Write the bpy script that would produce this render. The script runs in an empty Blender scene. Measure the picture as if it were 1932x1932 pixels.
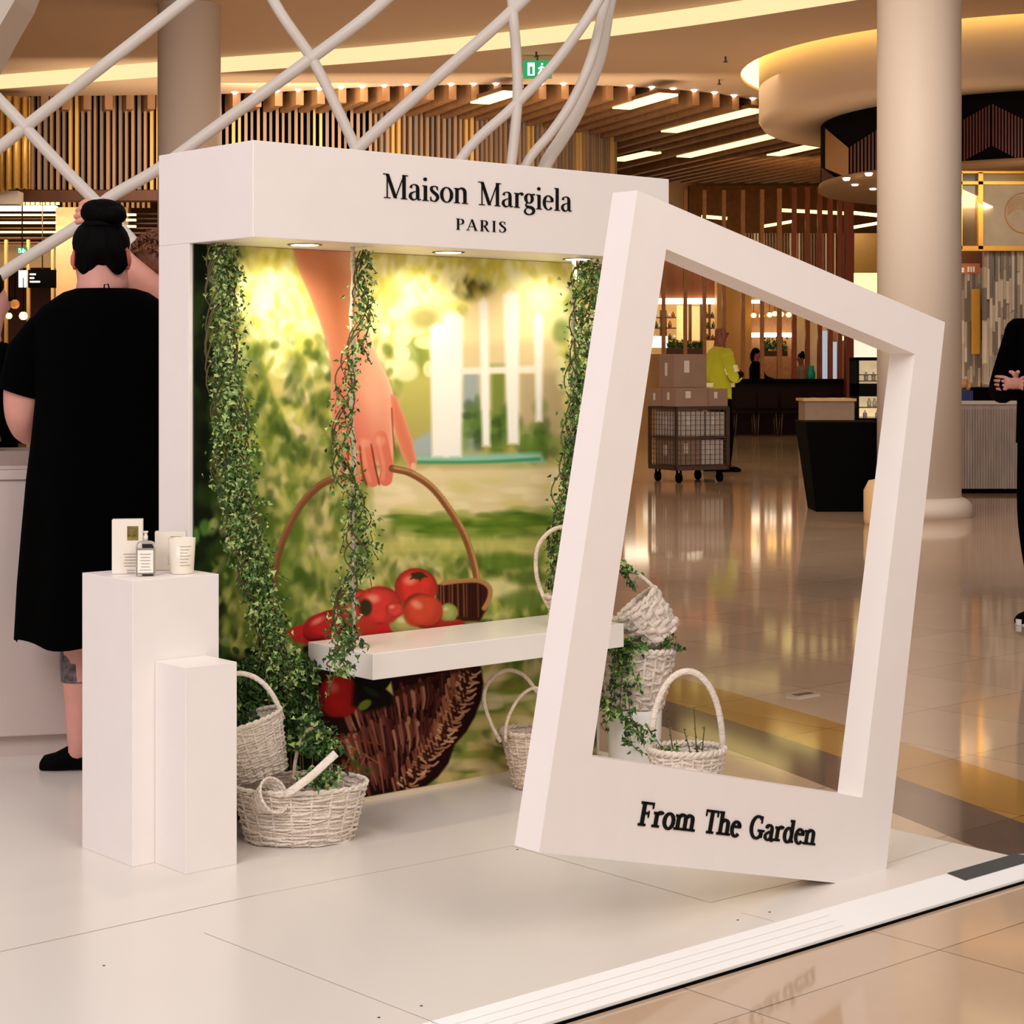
import bpy, bmesh, math, random
import numpy as np
from mathutils import Vector, Matrix, Euler
from mathutils.geometry import tessellate_polygon

random.seed(7)
rng = np.random.default_rng(7)
scene = bpy.context.scene
COL = scene.collection
R = math.radians

# ------------------------------------------------------------------ camera
F, CX, HY, CZ = 3589.0, 966.0, 700.0, 1.25
cam_data = bpy.data.cameras.new('camera')
cam = bpy.data.objects.new('camera', cam_data)
COL.objects.link(cam)
cam.location = (0, 0, CZ)
cam.rotation_euler = (R(90), 0, 0)
cam_data.sensor_width = 36
cam_data.lens = F / 1932 * 36
cam_data.shift_y = -(966 - HY) / 1932
cam_data.clip_end = 200
scene.camera = cam
scene.view_settings.view_transform = 'Standard'
scene.view_settings.look = 'None'
scene.view_settings.gamma = 1
scene.view_settings.exposure = 0.1

# ------------------------------------------------------------------ light
world = bpy.data.worlds.new('world')
scene.world = world
world.use_nodes = True
bg = world.node_tree.nodes['Background']
bg.inputs[0].default_value = (1.0, 0.90, 0.85, 1)
bg.inputs[1].default_value = 0.5


def area(name, loc, target, size, power, col, sy=None):
    d = bpy.data.lights.new(name, 'AREA')
    d.energy = power
    d.color = col
    d.size = size
    if sy:
        d.shape = 'RECTANGLE'
        d.size_y = sy
    o = bpy.data.objects.new(name, d)
    COL.objects.link(o)
    o.location = loc
    o.rotation_euler = (Vector(target) - Vector(loc)).to_track_quat('-Z', 'Y').to_euler()
    return o


def point(name, loc, power, col, r=.3, spot=None, target=None, blend=.6):
    d = bpy.data.lights.new(name, 'SPOT' if spot else 'POINT')
    d.energy = power
    d.color = col
    d.shadow_soft_size = r
    if spot:
        d.spot_size = R(spot)
        d.spot_blend = blend
    o = bpy.data.objects.new(name, d)
    COL.objects.link(o)
    o.location = loc
    if target:
        o.rotation_euler = (Vector(target) - Vector(loc)).to_track_quat('-Z', 'Y').to_euler()
    return o


WARM = (1, .80, .56)
area('atrium_skylight', (-3.2, -.8, 5.2), (-.2, 5.2, 1.0), 3.5, 232, (1, .93, .97))
area('atrium_panel', (2.6, -.2, 4.4), (.2, 5.0, 1.0), 2.4, 120, (1, .93, .84))
area('mall_column_fill', (0, 12, 5.0), (0, 22, 3.6), 5, 300, (1, .86, .70))  # unseen area light added to brighten the columns from the front
area('far_hall_light', (0, 25, 5.0), (0, 25, 0), 9, 120, WARM, 2.0)
area('soffit_bounce', (1, 23.5, .9), (1, 24.5, 5), 10, 80, (1, .78, .55), 3.0)
area('slat_wash', (-2, 25.3, 4.2), (-2, 28, 4.6), 9, 120, WARM, .6)

# ------------------------------------------------------------------ helpers
U = Vector((.755, .656, 0)).normalized()
V = Vector((-.656, .755, 0)).normalized()
Z = Vector((0, 0, 1))
PZ = .04


def at(px, py, Y):
    return Vector(((px - CX) / F * Y, Y, CZ + (HY - py) / F * Y))


def fl(px, py, z=0.0):
    Y = (CZ - z) * F / (py - HY)
    return Vector(((px - CX) / F * Y, Y, z))


def onp(px, py, P, n):
    d = Vector(((px - CX) / F, 1, (HY - py) / F))
    c = Vector((0, 0, CZ))
    k = (P - c).dot(n) / d.dot(n)
    return c + d * k


def proj(p):
    return (CX + F * p[0] / p[1], HY - F * (p[2] - CZ) / p[1])


O = fl(355, 1572, PZ)


def B(s, t, z):
    v = O + U * s + V * t
    return Vector((v.x, v.y, z))


def lin(c):
    out = []
    for v in c[:3]:
        v = v / 255
        out.append(v / 12.92 if v <= .04045 else ((v + .055) / 1.055) ** 2.4)
    return (*out, 1)


MATS = {}


def mat(name, col, rough=.5, metal=0, var=.04, scale=12, bump=0, bscale=None, es=0, ecol=None, trans=0, coat=0, ior=1.45, stretch=None, spec=.5):
    if name in MATS:
        return MATS[name]
    m = _mat(name, col, rough, metal, var, scale, bump, bscale, es, ecol, trans, coat, ior, stretch)
    m.node_tree.nodes['Principled BSDF'].inputs['Specular IOR Level'].default_value = spec
    return m


def _mat(name, col, rough=.5, metal=0, var=.04, scale=12, bump=0, bscale=None, es=0, ecol=None, trans=0, coat=0, ior=1.45, stretch=None):
    if name in MATS:
        return MATS[name]
    m = bpy.data.materials.new(name)
    m.use_nodes = True
    nt = m.node_tree
    b = nt.nodes['Principled BSDF']
    c = lin(col)
    b.inputs['Roughness'].default_value = rough
    b.inputs['Metallic'].default_value = metal
    b.inputs['IOR'].default_value = ior
    b.inputs['Transmission Weight'].default_value = trans
    b.inputs['Coat Weight'].default_value = coat
    tc = nt.nodes.new('ShaderNodeTexCoord')
    vec = tc.outputs['Object']
    if stretch:
        mp = nt.nodes.new('ShaderNodeMapping')
        mp.inputs['Scale'].default_value = stretch
        nt.links.new(vec, mp.inputs[0])
        vec = mp.outputs[0]
    n = nt.nodes.new('ShaderNodeTexNoise')
    n.inputs['Scale'].default_value = scale
    n.inputs['Detail'].default_value = 4
    nt.links.new(vec, n.inputs['Vector'])
    r = nt.nodes.new('ShaderNodeValToRGB')
    r.color_ramp.elements[0].position = .3
    r.color_ramp.elements[1].position = .7
    r.color_ramp.elements[0].color = (*[v * (1 - var) for v in c[:3]], 1)
    r.color_ramp.elements[1].color = (*[min(1, v * (1 + var)) for v in c[:3]], 1)
    nt.links.new(n.outputs['Fac'], r.inputs[0])
    nt.links.new(r.outputs[0], b.inputs['Base Color'])
    if bump:
        n2 = nt.nodes.new('ShaderNodeTexNoise')
        n2.inputs['Scale'].default_value = bscale or scale * 3
        nt.links.new(vec, n2.inputs['Vector'])
        bp = nt.nodes.new('ShaderNodeBump')
        bp.inputs['Strength'].default_value = bump
        bp.inputs['Distance'].default_value = .01
        nt.links.new(n2.outputs['Fac'], bp.inputs['Height'])
        nt.links.new(bp.outputs[0], b.inputs['Normal'])
    if es:
        b.inputs['Emission Color'].default_value = lin(ecol or col)
        b.inputs['Emission Strength'].default_value = es
    MATS[name] = m
    return m


ROOT = {}


def root_of(o):
    return ROOT.get(o.name, Vector((0, 0, 0)))


ORD = 'first second third fourth fifth sixth seventh eighth ninth tenth eleventh twelfth thirteenth fourteenth fifteenth sixteenth seventeenth eighteenth nineteenth twentieth twenty-first twenty-second twenty-third twenty-fourth twenty-fifth twenty-sixth twenty-seventh'.split()


class MB:
    def __init__(self):
        self.v, self.f, self.m, self.sm = [], [], [], []

    def add(self, vs, fs, mi=0, smooth=False):
        k = len(self.v)
        self.v += [Vector(p) for p in vs]
        for f in fs:
            self.f.append([i + k for i in f])
            self.m.append(mi)
            self.sm.append(smooth)
        return self

    def poly(self, pts, mi=0):
        return self.add(pts, [list(range(len(pts)))], mi)

    def box(self, o, a, b, c, mi=0):
        o, a, b, c = map(Vector, (o, a, b, c))
        p = [o, o + a, o + a + b, o + b]
        vs = p + [q + c for q in p]
        fs = [(0, 3, 2, 1), (4, 5, 6, 7), (0, 1, 5, 4), (1, 2, 6, 5), (2, 3, 7, 6), (3, 0, 4, 7)]
        if a.cross(b).dot(c) < 0:
            fs = [tuple(reversed(f)) for f in fs]
        return self.add(vs, fs, mi)

    def boxc(self, c, s, ax=None, mi=0):
        a, b = (ax or (Vector((1, 0, 0)), Vector((0, 1, 0))))
        w = a.cross(b)
        a, b, w = a * s[0], b * s[1], w * s[2]
        return self.box(Vector(c) - a / 2 - b / 2 - w / 2, a, b, w, mi)

    def prism(self, pts, ext, mi=0):
        pts = [Vector(p) for p in pts]
        ext = Vector(ext)
        n = len(pts)
        vs = pts + [p + ext for p in pts]
        fs = [list(range(n)), list(range(2 * n - 1, n - 1, -1))]
        fs += [(i, i + n, (i + 1) % n + n, (i + 1) % n) for i in range(n)]
        return self.add(vs, fs, mi)

    def tube(self, pts, r, n=8, mi=0, flat=1.0, up=None, smooth=True, cap=True):
        pts = [Vector(p) for p in pts]
        rs = r if isinstance(r, (list, tuple)) else [r] * len(pts)
        vs, fs = [], []
        prev = None
        for i, p in enumerate(pts):
            d = (pts[min(i + 1, len(pts) - 1)] - pts[max(i - 1, 0)]).normalized()
            if up is not None:
                a = Vector(up).cross(d)
                a = a.normalized() if a.length > 1e-4 else Vector((1, 0, 0))
            else:
                if prev is None:
                    prev = Vector((0, 0, 1)) if abs(d.z) < .9 else Vector((1, 0, 0))
                a = prev - d * prev.dot(d)
                a.normalize()
                prev = a
            b = d.cross(a)
            for k in range(n):
                t = 2 * math.pi * k / n
                vs.append(p + a * math.cos(t) * rs[i] + b * math.sin(t) * rs[i] * flat)
        for i in range(len(pts) - 1):
            for k in range(n):
                fs.append((i * n + k, i * n + (k + 1) % n, (i + 1) * n + (k + 1) % n, (i + 1) * n + k))
        if cap:
            fs.append(list(range(n))[::-1])
            fs.append([(len(pts) - 1) * n + k for k in range(n)])
        return self.add(vs, fs, mi, smooth)

    def rings(self, rings, mi=0, cap=True, smooth=True):
        n = len(rings[0])
        vs = [p for r in rings for p in r]
        fs = []
        for i in range(len(rings) - 1):
            for k in range(n):
                fs.append((i * n + k, i * n + (k + 1) % n, (i + 1) * n + (k + 1) % n, (i + 1) * n + k))
        if cap:
            fs.append(list(range(n))[::-1])
            fs.append([(len(rings) - 1) * n + k for k in range(n)])
        return self.add(vs, fs, mi, smooth)

    def lathe(self, prof, c=(0, 0, 0), n=24, mi=0, cap=True, smooth=True, sx=1, sy=1):
        c = Vector(c)
        return self.rings([[c + Vector((r * sx * math.cos(2 * math.pi * k / n), r * sy * math.sin(2 * math.pi * k / n), z)) for k in range(n)] for r, z in prof], mi, cap, smooth)

    def ball(self, c, r, n=16, mi=0, rot=None):
        if not isinstance(r, (tuple, list)):
            r = (r, r, r)
        c = Vector(c)
        rs = []
        for i in range(1, n // 2 + 1):
            ph = math.pi * i / (n // 2 + 1)
            ring = []
            for k in range(n):
                t = 2 * math.pi * k / n
                p = Vector((r[0] * math.sin(ph) * math.cos(t), r[1] * math.sin(ph) * math.sin(t), -r[2] * math.cos(ph)))
                if rot:
                    p = rot @ p
                ring.append(c + p)
            rs.append(ring)
        return self.rings(rs, mi)

    def build(self, name, m, parent=None, label=None, bevel=0, local=False, cat=None, kind=None, group=None, bseg=2):
        me = bpy.data.meshes.new(name)
        off = Vector((0, 0, 0)) if (parent is None or local) else root_of(parent)
        me.from_pydata([tuple(p - off) for p in self.v], [], self.f)
        ms = m if isinstance(m, (list, tuple)) else [m]
        for x in ms:
            me.materials.append(x)
        me.polygons.foreach_set('material_index', self.m)
        me.polygons.foreach_set('use_smooth', self.sm)
        me.update()
        o = bpy.data.objects.new(name, me)
        COL.objects.link(o)
        if parent is not None:
            o.parent = parent
            ROOT[o.name] = off
        if bevel:
            bv = o.modifiers.new('bevel', 'BEVEL')
            bv.width = bevel
            bv.segments = bseg
            bv.limit_method = 'ANGLE'
        return tag(o, label, cat, group, kind)


def tag(o, label=None, cat=None, group=None, kind=None):
    if label:
        o['label'] = label
    if cat:
        o['category'] = cat
    if group:
        o['group'] = group
    if kind:
        o['kind'] = kind
    return o


def thing(name, label, cat, loc=(0, 0, 0), group=None, kind=None, rot=None):
    o = bpy.data.objects.new(name, None)
    o.empty_display_size = .05
    COL.objects.link(o)
    o.location = loc
    if rot is not None:
        o.rotation_euler = rot
    ROOT[o.name] = Vector(loc)
    return tag(o, label, cat, group, kind)


def copy_tree(o, parent=None):
    c = o.copy()
    COL.objects.link(c)
    c.parent = parent
    for ch in list(o.children):
        copy_tree(ch, c)
    return c


def catmull(pts, k=6):
    pts = [Vector(p) for p in pts]
    if len(pts) < 3:
        return pts
    P = [pts[0] * 2 - pts[1]] + pts + [pts[-1] * 2 - pts[-2]]
    out = []
    for i in range(1, len(P) - 2):
        for j in range(k):
            t = j / k
            a, b, c, d = P[i - 1], P[i], P[i + 1], P[i + 2]
            out.append(.5 * ((2 * b) + (c - a) * t + (2 * a - 5 * b + 4 * c - d) * t * t + (3 * b - a - 3 * c + d) * t ** 3))
    out.append(pts[-1])
    return out


def skin(name, nodes, edges, m, parent=None, label=None, levels=2, local=False):
    """nodes: (x,y,z,rx[,ry]); root is node 0"""
    off = Vector((0, 0, 0)) if (parent is None or local) else root_of(parent)
    me = bpy.data.meshes.new(name)
    me.from_pydata([tuple(Vector(n[:3]) - off) for n in nodes], edges, [])
    o = bpy.data.objects.new(name, me)
    COL.objects.link(o)
    sk = o.modifiers.new('skin', 'SKIN')
    sk.use_smooth_shade = True
    sk.branch_smoothing = .6
    for i, n in enumerate(nodes):
        sv = me.skin_vertices[0].data[i]
        sv.radius = (n[3], n[4] if len(n) > 4 else n[3])
        sv.use_root = (i == 0)
    ss = o.modifiers.new('sub', 'SUBSURF')
    ss.levels = ss.render_levels = levels
    dg = bpy.context.evaluated_depsgraph_get()
    me2 = bpy.data.meshes.new_from_object(o.evaluated_get(dg))
    o.modifiers.clear()
    o.data = me2
    bpy.data.meshes.remove(me)
    me2.name = name
    me2.materials.clear()
    me2.materials.append(m)
    if parent is not None:
        o.parent = parent
        ROOT[o.name] = off
    return tag(o, label)


# ------------------------------------------------------------------ materials
M_white = mat('white_paint', (243, 235, 231), .42, var=.012)
M_white2 = mat('white_gloss_laminate', (246, 240, 232), .3, var=.01)
M_trim = mat('white_vinyl_edging', (250, 247, 243), .25, var=.02, scale=4)
M_black = mat('black_ink', (6, 6, 6), .6, spec=.2)
M_cloth = mat('black_cloth', (2, 2, 2), 1, var=.2, scale=60, spec=.05)
M_hair = mat('black_hair', (4, 3, 3), .7, var=.3, scale=90, stretch=(1, 1, .2), spec=.08)
M_skin = mat('fair_skin', (214, 152, 138), .5, var=.05, scale=20)
M_skin2 = mat('tan_skin', (170, 96, 66), .5, var=.06, scale=20)
M_wick = mat('whitewashed_wicker', (240, 226, 212), .8, var=.12, scale=45, bump=.6, bscale=160)
M_wick2 = mat('natural_wicker', (226, 206, 184), .8, var=.16, scale=45, bump=.6, bscale=160)
M_leaf = mat('ivy_leaf', (74, 112, 46), .4, var=.45, scale=30)
M_leafd = mat('dark_ivy_leaf', (38, 64, 28), .45, var=.4, scale=30)
M_leafl = mat('pale_ivy_leaf', (168, 190, 116), .4, var=.3, scale=30)
M_stem = mat('vine_stem', (92, 84, 48), .8)
M_rope = mat('white_rope', (232, 218, 200), .9, var=.1, scale=120, bump=.6)
M_soffit = mat('ceiling_plaster', (206, 178, 150), .7, var=.015, scale=1)
M_column = mat('column_paint', (226, 212, 198), .5, var=.01, scale=2)
M_glow = mat('emissive_cove_fascia', (120, 90, 60), .5, es=1.0, ecol=(255, 226, 168))
M_glow2 = mat('bright_light_diffuser', (255, 236, 160), .5, es=2.6, ecol=(255, 230, 140))
M_glow3 = mat('white_light_diffuser', (255, 244, 220), .5, es=6.0, ecol=(255, 240, 210))
M_wood = mat('warm_oak', (146, 104, 68), .5, var=.2, scale=6, stretch=(1, 1, .1))
M_wood2 = mat('pale_gilded_wood', (206, 160, 96), .45, var=.15, scale=6, stretch=(1, 1, .1))
M_walnut = mat('dark_walnut', (92, 52, 28), .5, var=.2, scale=6, stretch=(1, 1, .1))
M_redwood = mat('red_stained_post', (150, 66, 30), .4, var=.15, scale=5)
M_dark = mat('near_black_paint', (3, 2.4, 2.2), .8, spec=.08)
M_brown = mat('brown_wall', (96, 62, 38), .6, var=.1, scale=2)
M_amber = mat('amber_wall', (150, 104, 54), .5, var=.12, scale=1.5)
M_cream = mat('cream_marble', (226, 190, 140), .35, var=.08, scale=2)
M_gold = mat('brushed_gold', (214, 160, 70), .35, metal=.6, var=.06)
M_card = mat('cardboard', (156, 128, 110), .85, var=.05, scale=4)
M_paper = mat('label_paper', (226, 216, 204), .7)
M_steel = mat('grey_steel', (96, 78, 68), .4, metal=.6)
M_glass = mat('clear_glass', (250, 250, 248), .03, trans=1.0, var=0)
M_green = mat('exit_green', (10, 140, 90), .4, es=.8, ecol=(12, 150, 95))
M_signw = mat('exit_white', (235, 250, 240), .4, es=1.6, ecol=(220, 250, 235))
# ================================================================== FLOOR
def floor_material():
    m = bpy.data.materials.new('polished_stone_floor')
    m.use_nodes = True
    nt = m.node_tree
    N, L = nt.nodes, nt.links
    b = N['Principled BSDF']
    geo = N.new('ShaderNodeNewGeometry')
    sep = N.new('ShaderNodeSeparateXYZ')
    L.new(geo.outputs['Position'], sep.inputs[0])

    def mth(op, a, c=None, d=None):
        n = N.new('ShaderNodeMath')
        n.operation = op
        for i, x in enumerate((a, c, d)):
            if x is None:
                continue
            if isinstance(x, (int, float)):
                n.inputs[i].default_value = x
            else:
                L.new(x, n.inputs[i])
        return n.outputs[0]
    x, y = sep.outputs[0], sep.outputs[1]
    # grout lines along U and V, 0.6 m tiles
    A = fl(1420, 1908)

    def coord(d, off):
        return mth('DIVIDE', mth('SUBTRACT', mth('ADD', mth('MULTIPLY', x, d.x), mth('MULTIPLY', y, d.y)), off), .6)
    lines = None
    cell = []
    for d in (U, V):
        c = coord(d, A.dot(d))
        fr = mth('ABSOLUTE', mth('SUBTRACT', mth('FRACT', mth('ADD', c, .5)), .5))
        g = mth('LESS_THAN', fr, .0032)
        lines = g if lines is None else mth('MAXIMUM', lines, g)
        cell.append(mth('FLOOR', c))
    cv = N.new('ShaderNodeCombineXYZ')
    L.new(cell[0], cv.inputs[0])
    L.new(cell[1], cv.inputs[1])
    wn = N.new('ShaderNodeTexWhiteNoise')
    L.new(cv.outputs[0], wn.inputs['Vector'])
    noise = N.new('ShaderNodeTexNoise')
    noise.inputs['Scale'].default_value = 2.2
    noise.inputs['Detail'].default_value = 6
    L.new(geo.outputs['Position'], noise.inputs['Vector'])
    mix = mth('ADD', mth('MULTIPLY', wn.outputs['Value'], .35), mth('MULTIPLY', noise.outputs['Fac'], .65))

    def ramp(fac, c0, c1):
        r = N.new('ShaderNodeValToRGB')
        r.color_ramp.elements[0].position = .25
        r.color_ramp.elements[1].position = .75
        r.color_ramp.elements[0].color = lin(c0)
        r.color_ramp.elements[1].color = lin(c1)
        L.new(fac, r.inputs[0])
        return r.outputs[0]
    beige = ramp(mix, (194, 164, 136), (208, 180, 152))
    gold = ramp(mix, (176, 130, 66), (196, 150, 84))
    dark = ramp(mix, (112, 92, 78), (128, 106, 90))
    # curved inlaid bands: distance from the arc's centre
    cx, cy, r1, r2, r3 = BAND
    dist = mth('SQRT', mth('ADD', mth('POWER', mth('SUBTRACT', x, cx), 2), mth('POWER', mth('SUBTRACT', y, cy), 2)))

    def inside(a, c):
        return mth('MULTIPLY', mth('GREATER_THAN', dist, min(a, c)), mth('LESS_THAN', dist, max(a, c)))

    def mixc(f, a, c):
        n = N.new('ShaderNodeMix')
        n.data_type = 'RGBA'
        L.new(f, n.inputs[0])
        L.new(a, n.inputs[6])
        L.new(c, n.inputs[7])
        return n.outputs[2]
    col = mixc(inside(r2, r1), beige, gold)
    col = mixc(inside(r3, r2), col, dark)
    gr = N.new('ShaderNodeRGB')
    gr.outputs[0].default_value = lin((96, 76, 62))
    col = mixc(mth('MULTIPLY', lines, .8), col, gr.outputs[0])
    L.new(col, b.inputs['Base Color'])
    b.inputs['Roughness'].default_value = .07
    b.inputs['IOR'].default_value = 1.6
    return m


def fit_circle(pts):
    a = np.array([[p.x, p.y, 1] for p in pts])
    r = np.array([-(p.x ** 2 + p.y ** 2) for p in pts])
    s, *_ = np.linalg.lstsq(a, r, rcond=None)
    cx, cy = -s[0] / 2, -s[1] / 2
    return cx, cy, math.sqrt(cx * cx + cy * cy - s[2])


e1 = [fl(*p) for p in ((1357, 1296), (1450, 1322), (1590, 1364), (1690, 1400), (1800, 1437), (1932, 1480))]
e2 = [fl(*p) for p in ((1270, 1326), (1370, 1356), (1480, 1392), (1585, 1430), (1690, 1466), (1810, 1508), (1932, 1552))]
e3 = [fl(*p) for p in ((1375, 1418), (1480, 1458), (1572, 1494), (1690, 1538), (1820, 1588), (1932, 1622))]
bx, by, br = fit_circle(e2)
d_ = lambda ps: float(np.mean([math.hypot(p.x - bx, p.y - by) for p in ps]))
q = [d_(e1), d_(e2), d_(e3)]
BAND = (bx, by, *q)
print('BAND', BAND)
M_floor = floor_material()
MB().poly([(-30, 0, 0), (30, 0, 0), (30, 60, 0), (-30, 60, 0)]).build('floor', M_floor, kind='structure')

# ================================================================== CEILINGS
bandpts = [(-400, 170), (-150, 152), (0, 141), (300, 117), (700, 87), (1000, 55), (1300, 16), (1656, -42), (2100, -120)]


def zplane(px, py, z):
    Y = (z - CZ) * F / (HY - py)
    return Vector(((px - CX) / F * Y, Y, z))


Z1, Z2 = 5.4, 5.2
top = catmull([zplane(a, b, Z1) for a, b in bandpts], 5)
mb = MB()
mb.prism([Vector((-14, 13, Z1)), Vector((12, 13, Z1)), Vector((12, top[-1].y, Z1))] + top[::-1] + [Vector((-14, top[0].y, Z1))], (0, 0, .1))
mb.build('ceiling', M_soffit, kind='structure')
# cove fascia between ceiling levels, made emissive in place of hidden cove lamps
cove = thing('cove_light', 'long warm glowing cove strip sweeping across the ceiling', 'light', top[8])
mb = MB()
for i in range(len(top) - 1):
    a, b = top[i], top[i + 1]
    mb.poly([a, b, Vector((b.x, b.y, Z2)), Vector((a.x, a.y, Z2))])
mb.build('diffuser', M_glow, cove)
# lower soffit with hole for the drum
DC = Vector((7.2, 24.9, 0))
HR, DR = 4.18, 3.94
edge_front = [Vector((p.x, p.y, Z2)) for p in top]
back = [(-400, 185), (0, 181), (420, 176), (700, 163), (870, 159), (1100, 159), (1300, 170), (1400, 183), (1500, 200)]
edge_back = catmull([zplane(a, b, Z2) for a, b in back], 4) + [Vector((4.8, 30.5, Z2)), Vector((12, 31, Z2))]
outer = edge_front + [Vector((12, edge_front[-1].y, Z2))] + edge_back[::-1]
hole = [Vector((DC.x + HR * math.cos(t), DC.y + HR * math.sin(t), Z2)) for t in np.linspace(0, 2 * math.pi, 73)[:-1]]
hole = [p for p in hole]
tris = tessellate_polygon([outer, hole])
allp = outer + hole
mb = MB()
mb.add(allp, [tuple(t) for t in tris])
mb.build('ceiling_soffit', M_soffit, kind='structure')
# recess above the drum, drum ring itself
n = 72
ring = lambda r, z: [Vector((DC.x + r * math.cos(2 * math.pi * k / n), DC.y + r * math.sin(2 * math.pi * k / n), z)) for k in range(n)]
drum = thing('ceiling_drum', 'large white oval ceiling drum with glowing cove rim beside the round column', 'ceiling feature', (DC.x, DC.y, 4.5))
MB().rings([ring(HR, Z2), ring(HR, Z2 + .35), ring(.01, Z2 + .36)], cap=False).build('recess', M_soffit, drum)
MB().rings([ring(DR, Z2 + .34), ring(DR, 4.58), ring(DR - .05, 4.50), ring(3.1, 4.50), ring(3.1, Z2 + .3)], cap=False).build('drum_fascia', M_soffit, drum)
MB().rings([ring(HR - .005, Z2 + .03), ring(HR - .005, Z2 + .34), ring(DR + .01, Z2 + .345)], cap=False).build('cove_diffuser', M_glow2, drum)
# bulkhead beneath the drum with faceted dark and slatted panels
BR = 3.12
bulk = thing('patterned_bulkhead', 'dark kiosk bulkhead with black triangles and red slats under the ceiling drum', 'bulkhead', (DC.x, DC.y, 3.66))
M_bk = mat('bulkhead_tan', (150, 104, 62), .6)
M_rs = mat('dark_red_slat', (78, 24, 18), .5, var=.2)
MB().rings([ring(BR, 4.5), ring(BR, 3.66), ring(.1, 3.64)], cap=False).build('bulkhead_core', M_dark, bulk)


def cyl(px, py, r=BR + .02):
    """point of the bulkhead's curved face seen at a pixel"""
    d = Vector(((px - CX) / F, 1.0))
    c = Vector((DC.x, DC.y))
    bq, cq = -2 * d.dot(c), c.dot(c) - r * r
    aq = d.dot(d)
    disc = bq * bq - 4 * aq * cq
    Yh = (-bq - math.sqrt(max(0, disc))) / (2 * aq)
    return Vector((d.x * Yh, Yh, min(4.49, max(3.67, CZ + (HY - py) / F * Yh))))


def cface(mb_, x0, x1, t0, t1, b0, b1, n_=6, r=BR + .02):
    for k_ in range(n_):
        a_, c_ = x0 + (x1 - x0) * k_ / n_, x0 + (x1 - x0) * (k_ + 1) / n_
        f_ = lambda x, u, v: u + (v - u) * (x - x0) / (x1 - x0)
        mb_.poly([cyl(a_, f_(a_, t0, t1), r), cyl(a_, f_(a_, b0, b1), r), cyl(c_, f_(c_, b0, b1), r), cyl(c_, f_(c_, t0, t1), r)])


mb = MB()
cface(mb, 1557, 1601, 242, 279, 318, 336)
mb.build('tan_panel', M_bk, bulk)
mb = MB()
cface(mb, 1550, 1578, 316, 336, 346, 338, r=BR + .025)
mb.build('dark_red_panel', mat('dark_red_panel', (62, 26, 16), .5), bulk)
for (x0, x1, t0, t1, b0, b1, nn) in ((1604, 1740, 277, 190, 327, 318, 20), (1818, 1870, 226, 196, 304, 275, 9), (1872, 1932, 196, 226, 275, 306, 10), (1934, 2050, 226, 196, 306, 275, 18)):
    mb = MB()
    for k in range(nn):
        xa = x0 + (x1 - x0) * k / nn
        xb = xa + (x1 - x0) / nn * .55
        g = lambda x, u, v: u + (v - u) * (x - x0) / (x1 - x0)
        mb.poly([cyl(xa, g(xa, t0, t1)), cyl(xa, g(xa, b0, b1)), cyl(xb, g(xb, b0, b1)), cyl(xb, g(xb, t0, t1))])
    mb.build('slatted_panel', M_rs, bulk)
MB().rings([ring(BR + .03, 3.72), ring(BR + .03, 3.64), ring(BR - .1, 3.63), ring(.2, 3.63)], cap=True).build('lower_soffit', mat('bulkhead_soffit', (128, 96, 64), .6), bulk)
M_dl = mat('downlight_lens', (255, 248, 235), .5, es=14, ecol=(255, 240, 215))
for i, (px, py, Yd) in enumerate(((1597, 338, 23.6), (1613, 348, 24.2), (1639, 329, 23.0), (1647, 356, 24.8))):
    p = zplane(px, py, 3.63)
    MB().lathe([(.035, 3.615), (.05, 3.645)], (p.x, p.y, 0), 14).build('recessed_downlight', M_dl, label='tiny bright downlight under the patterned bulkhead, %s of four from the left' % ORD[i], cat='light', group='downlights under the bulkhead')

# ceiling over the timber hall + baffles
MB().box((-16, 26.4, 5.75), (32, 0, 0), (0, 20, 0), (0, 0, .1)).build('ceiling_hall', M_walnut, kind='structure')
baf = thing('baffle_ceiling', 'timber baffle ceiling of long angled beams over the food hall', 'ceiling baffles', (1, 30, 5.2))
mb = MB()
bd = Vector((-.366, .93, 0)).normalized()
bn = Vector((bd.y, -bd.x, 0))
edge = edge_back


def edge_y(x):
    for a, b in zip(edge, edge[1:]):
        if a.x <= x <= b.x:
            return a.y + (b.y - a.y) * (x - a.x) / max(1e-6, b.x - a.x)
    return edge[-1].y


SW = [zplane(a, b, z) for a, b, z in ((-60, 184, 5.2), (60, 184, 5.2), (300, 184, 5.2), (440, 186, 5.2), (700, 190, 5.2), (900, 203, 5.2), (1020, 216, 5.2), (1110, 231, 5.2), (1165, 246, 5.2))]


def sw_y(x):
    for a, b in zip(SW, SW[1:]):
        if a.x <= x <= b.x:
            return a.y + (b.y - a.y) * (x - a.x) / (b.x - a.x)
    return 38 if x > SW[-1].x else SW[0].y


x = -8.0
while x < 11:
    y0 = edge_y(x) + .02
    p = Vector((x, y0, 5.0))
    # run until the slat wall or the hall's far side
    L_ = .5
    while L_ < 14:
        e = p + bd * L_
        if e.y > sw_y(e.x) - .1 or e.y > 38:
            break
        L_ += .1
    mb.box(p, bd * L_, bn * .11, (0, 0, .24))
    x += .31
mb.build('beams', M_wood, baf)
MB().prism([p + Vector((0, 0, .0)) for p in edge] + [p + Vector((0, .06, 0)) for p in edge[::-1]], (0, 0, .5)).build('edge_board', M_soffit, baf)




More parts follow.
